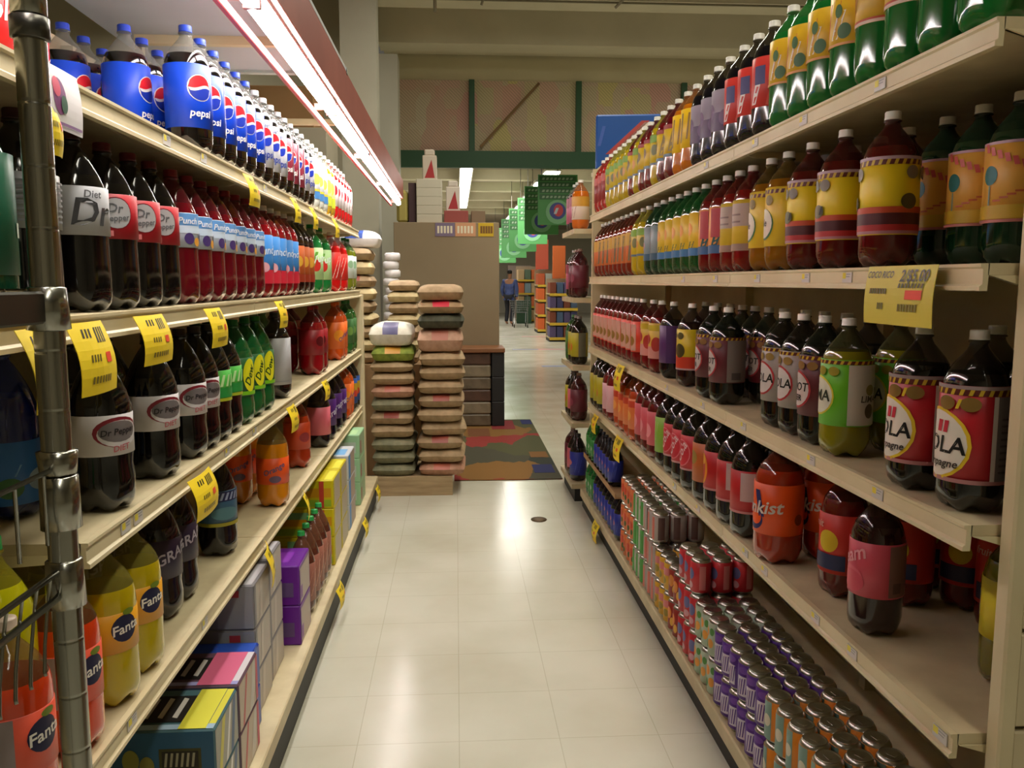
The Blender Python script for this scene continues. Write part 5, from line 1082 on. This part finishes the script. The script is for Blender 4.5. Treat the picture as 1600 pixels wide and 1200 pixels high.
# ------------------------------------------------------------------ far aisle: display racks, orange banners, shopper, cart
def far_rack(label, x0, x1, y0, y1, tiers, htop, pal):
    t = thing('display_rack', label, 'shelving', ((x0 + x1) / 2, y0, 0))
    wd = (x1 - x0) / 2; d = y1 - y0
    mb = MB(); mb.box((-wd, d - .03, 0), (wd, d, htop), M((150, 130, 104), .6)); mb.build('back_panel', t)
    h = (htop - .1) / tiers
    for k in range(tiers):
        mb = MB(); mb.box((-wd, 0, .1 + k * h - .03), (wd, d - .0305, .1 + k * h), M((176, 160, 120), .6)); s = mb.build('shelf', t)
        mb = MB(); mb.box((-wd, -.01, .1 + k * h - .06), (wd, -.0005, .1 + k * h), M((206, 170, 50), .5)); mb.build('price_strip', s)
    mb = MB(); mb.box((-wd, .05, 0), (wd, d - .04, .069), KICK); mb.build('kick_plate', t)
    for k in range(tiers):
        n = 4; bw = 2 * wd / n
        for j in range(n):
            cc = pal[(k * 2 + j) % len(pal)]
            plain_box('product_box', 'small product box, %s along, tier %s of the %s' % (ORD[j], ['one', 'two', 'three', 'four', 'five'][k], label.split(',')[0]), 'carton', ((x0 + x1) / 2 - wd + j * bw + .01, y0 + .03, .1 + k * h + .0005), ((x0 + x1) / 2 - wd + (j + 1) * bw - .01, y0 + d * .7, .1 + k * h + h * .74), M(cc, .5), 'product boxes on the far display racks')
far_rack('far striped display rack, before the shoppers', 2.15, 2.8, 19.6, 20.4, 4, 1.45, [(84, 70, 110), (60, 60, 100), (120, 60, 40), (70, 90, 120)])
far_rack('orange far rack, beyond the striped one', 2.2, 3.0, 23, 24, 4, 1.7, [(206, 96, 40), (196, 140, 60), (180, 80, 40), (150, 150, 140)])
far_rack('distant rack, by the rear wall', 2.1, 3.0, 29, 30, 4, 1.9, [(200, 100, 50), (120, 140, 150), (190, 160, 120), (90, 110, 90)])
for n, (x, y_, z, hh, wd, c, lab) in enumerate([(2.42, 20.1, 1.46, .75, .30, (206, 100, 44), 'orange upright board on the far striped display rack'), (2.35, 23.4, 1.71, .8, .35, (196, 84, 60), 'red-orange upright board on the orange far rack')]):
    mb = MB(); mb.box((-wd / 2, -.02, 0), (wd / 2, .02, hh), M(c, .5), .006); o = mb.build('header_board', None, (x, y_, z)); tag(o, lab, 'board')
plain_box('green_bin', 'dark green bin standing in the far aisle beside the shopper', 'bin', (2.02, 28.3, 0), (2.5, 28.7, .75), M((44, 78, 54), .6))
plain_box('grey_locker', 'grey-brown cabinet at the end of the far aisle', 'cabinet', (2.0, 33, 0), (2.9, 33.6, 2.0), M((140, 124, 112), .6))

def skin_figure(name, nodes, edges, radii, mat_, parent=None, sub=2):
    me = bpy.data.meshes.new(name); me.from_pydata(nodes, edges, []); me.materials.append(mat_)
    o = put(name, me, parent)
    sk = o.modifiers.new('skin', 'SKIN'); sk.use_smooth_shade = True
    for i, v in enumerate(me.skin_vertices[0].data):
        v.radius = radii[i] if isinstance(radii[i], tuple) else (radii[i], radii[i]); v.use_root = (i == 0)
    ss = o.modifiers.new('subdivision', 'SUBSURF'); ss.levels = sub; ss.render_levels = sub
    return o
pn = thing('person', 'shopper in a blue jacket and dark trousers walking in the far aisle', 'person', (1.72, 27.4, 0), R(160))
SKIN = M((170, 120, 92), .6)
nodes = [(0, 0, .95), (0, .01, 1.12), (0, .0, 1.36), (0, -.01, 1.46), (0, -.015, 1.53), (0, -.03, 1.62), (0, -.02, 1.70),
         (.19, 0, 1.40), (.25, .03, 1.13), (.24, -.12, .92), (.24, -.18, .86), (-.19, 0, 1.40), (-.25, .05, 1.13), (-.22, -.05, .89), (-.22, -.08, .81),
         (.10, 0, .90), (.11, -.12, .50), (.11, .02, .09), (.11, -.13, .045), (-.10, 0, .90), (-.11, .05, .50), (-.11, .22, .10), (-.11, .10, .045)]
edges = [(0, 1), (1, 2), (2, 3), (3, 4), (4, 5), (5, 6), (2, 7), (7, 8), (8, 9), (9, 10), (2, 11), (11, 12), (12, 13), (13, 14), (0, 15), (15, 16), (16, 17), (17, 18), (0, 19), (19, 20), (20, 21), (21, 22)]
rad = [(.15, .10), (.14, .10), (.17, .10), .055, .055, (.075, .09), (.07, .085), .055, .045, .035, .03, .055, .045, .035, .03, .085, .058, .042, .038, .085, .058, .042, .038]
skin_figure('body', nodes, edges, rad, SKIN, pn)
jn = [nodes[i] for i in (0, 1, 2, 7, 8, 9, 11, 12, 13)] + [(0, 0, .84)]
skin_figure('jacket', jn, [(0, 1), (1, 2), (2, 3), (3, 4), (4, 5), (2, 6), (6, 7), (7, 8), (0, 9)], [(.18, .13), (.17, .125), (.20, .13), .075, .065, .052, .075, .065, .052, (.185, .135)], noisy('blue_jacket', (58, 70, 120), (78, 92, 146), 9, .8), pn)
tn = [nodes[i] for i in (0, 15, 16, 17, 19, 20, 21)]
skin_figure('trousers', tn, [(0, 1), (1, 2), (2, 3), (0, 4), (4, 5), (5, 6)], [(.165, .115), .10, .075, .06, .10, .075, .06], M((26, 26, 34), .8), pn)
skin_figure('hair', [(0, .0, 1.60), (0, .005, 1.70), (0, -.02, 1.755)], [(0, 1), (1, 2)], [(.08, .08), (.088, .095), (.06, .07)], M((24, 20, 18), .6), pn)
sc_ = thing('shopping_cart', 'small grey wire shopping cart on the far aisle floor', 'cart', (1.95, 26.0, 0))
GREYM = M((130, 132, 130), .35, .8)
mb = MB()
for k in range(6):
    z = .45 + k * .07; e = .02 * k
    mb.tube([(-.2 - e, -.3, z), (.2 + e, -.3, z), (.2 + e, .35 + e, z), (-.2 - e, .35 + e, z), (-.2 - e, -.3, z)], .006, GREYM, 6)
for k in range(9):
    x = -.2 + k * .05; mb.tube([(x * 1.45, -.3, .8), (x, -.3, .45), (x, .35, .45), (x * 1.45, .45, .8)], .004, GREYM, 6)
mb.build('basket', sc_)
mb = MB(); mb.tube([(-.2, -.32, .12), (-.2, -.32, .98), (.2, -.32, .98), (.2, -.32, .12)], .012, GREYM, 8); mb.tube([(-.2, -.32, .14), (-.2, .42, .12)], .012, GREYM, 8); mb.tube([(.2, -.32, .14), (.2, .42, .12)], .012, GREYM, 8); mb.tube([(-.2, .42, .12), (-.2, .33, .46)], .01, GREYM, 8); mb.tube([(.2, .42, .12), (.2, .33, .46)], .01, GREYM, 8); mb.build('frame', sc_)
for x, y_ in ((-.2, -.32), (.2, -.32), (-.2, .42), (.2, .42)):
    mb = MB(); mb.tube([(x - .012, y_, .055), (x + .012, y_, .055)], .055, M((30, 30, 30), .6), 14); mb.build('wheel', sc_)
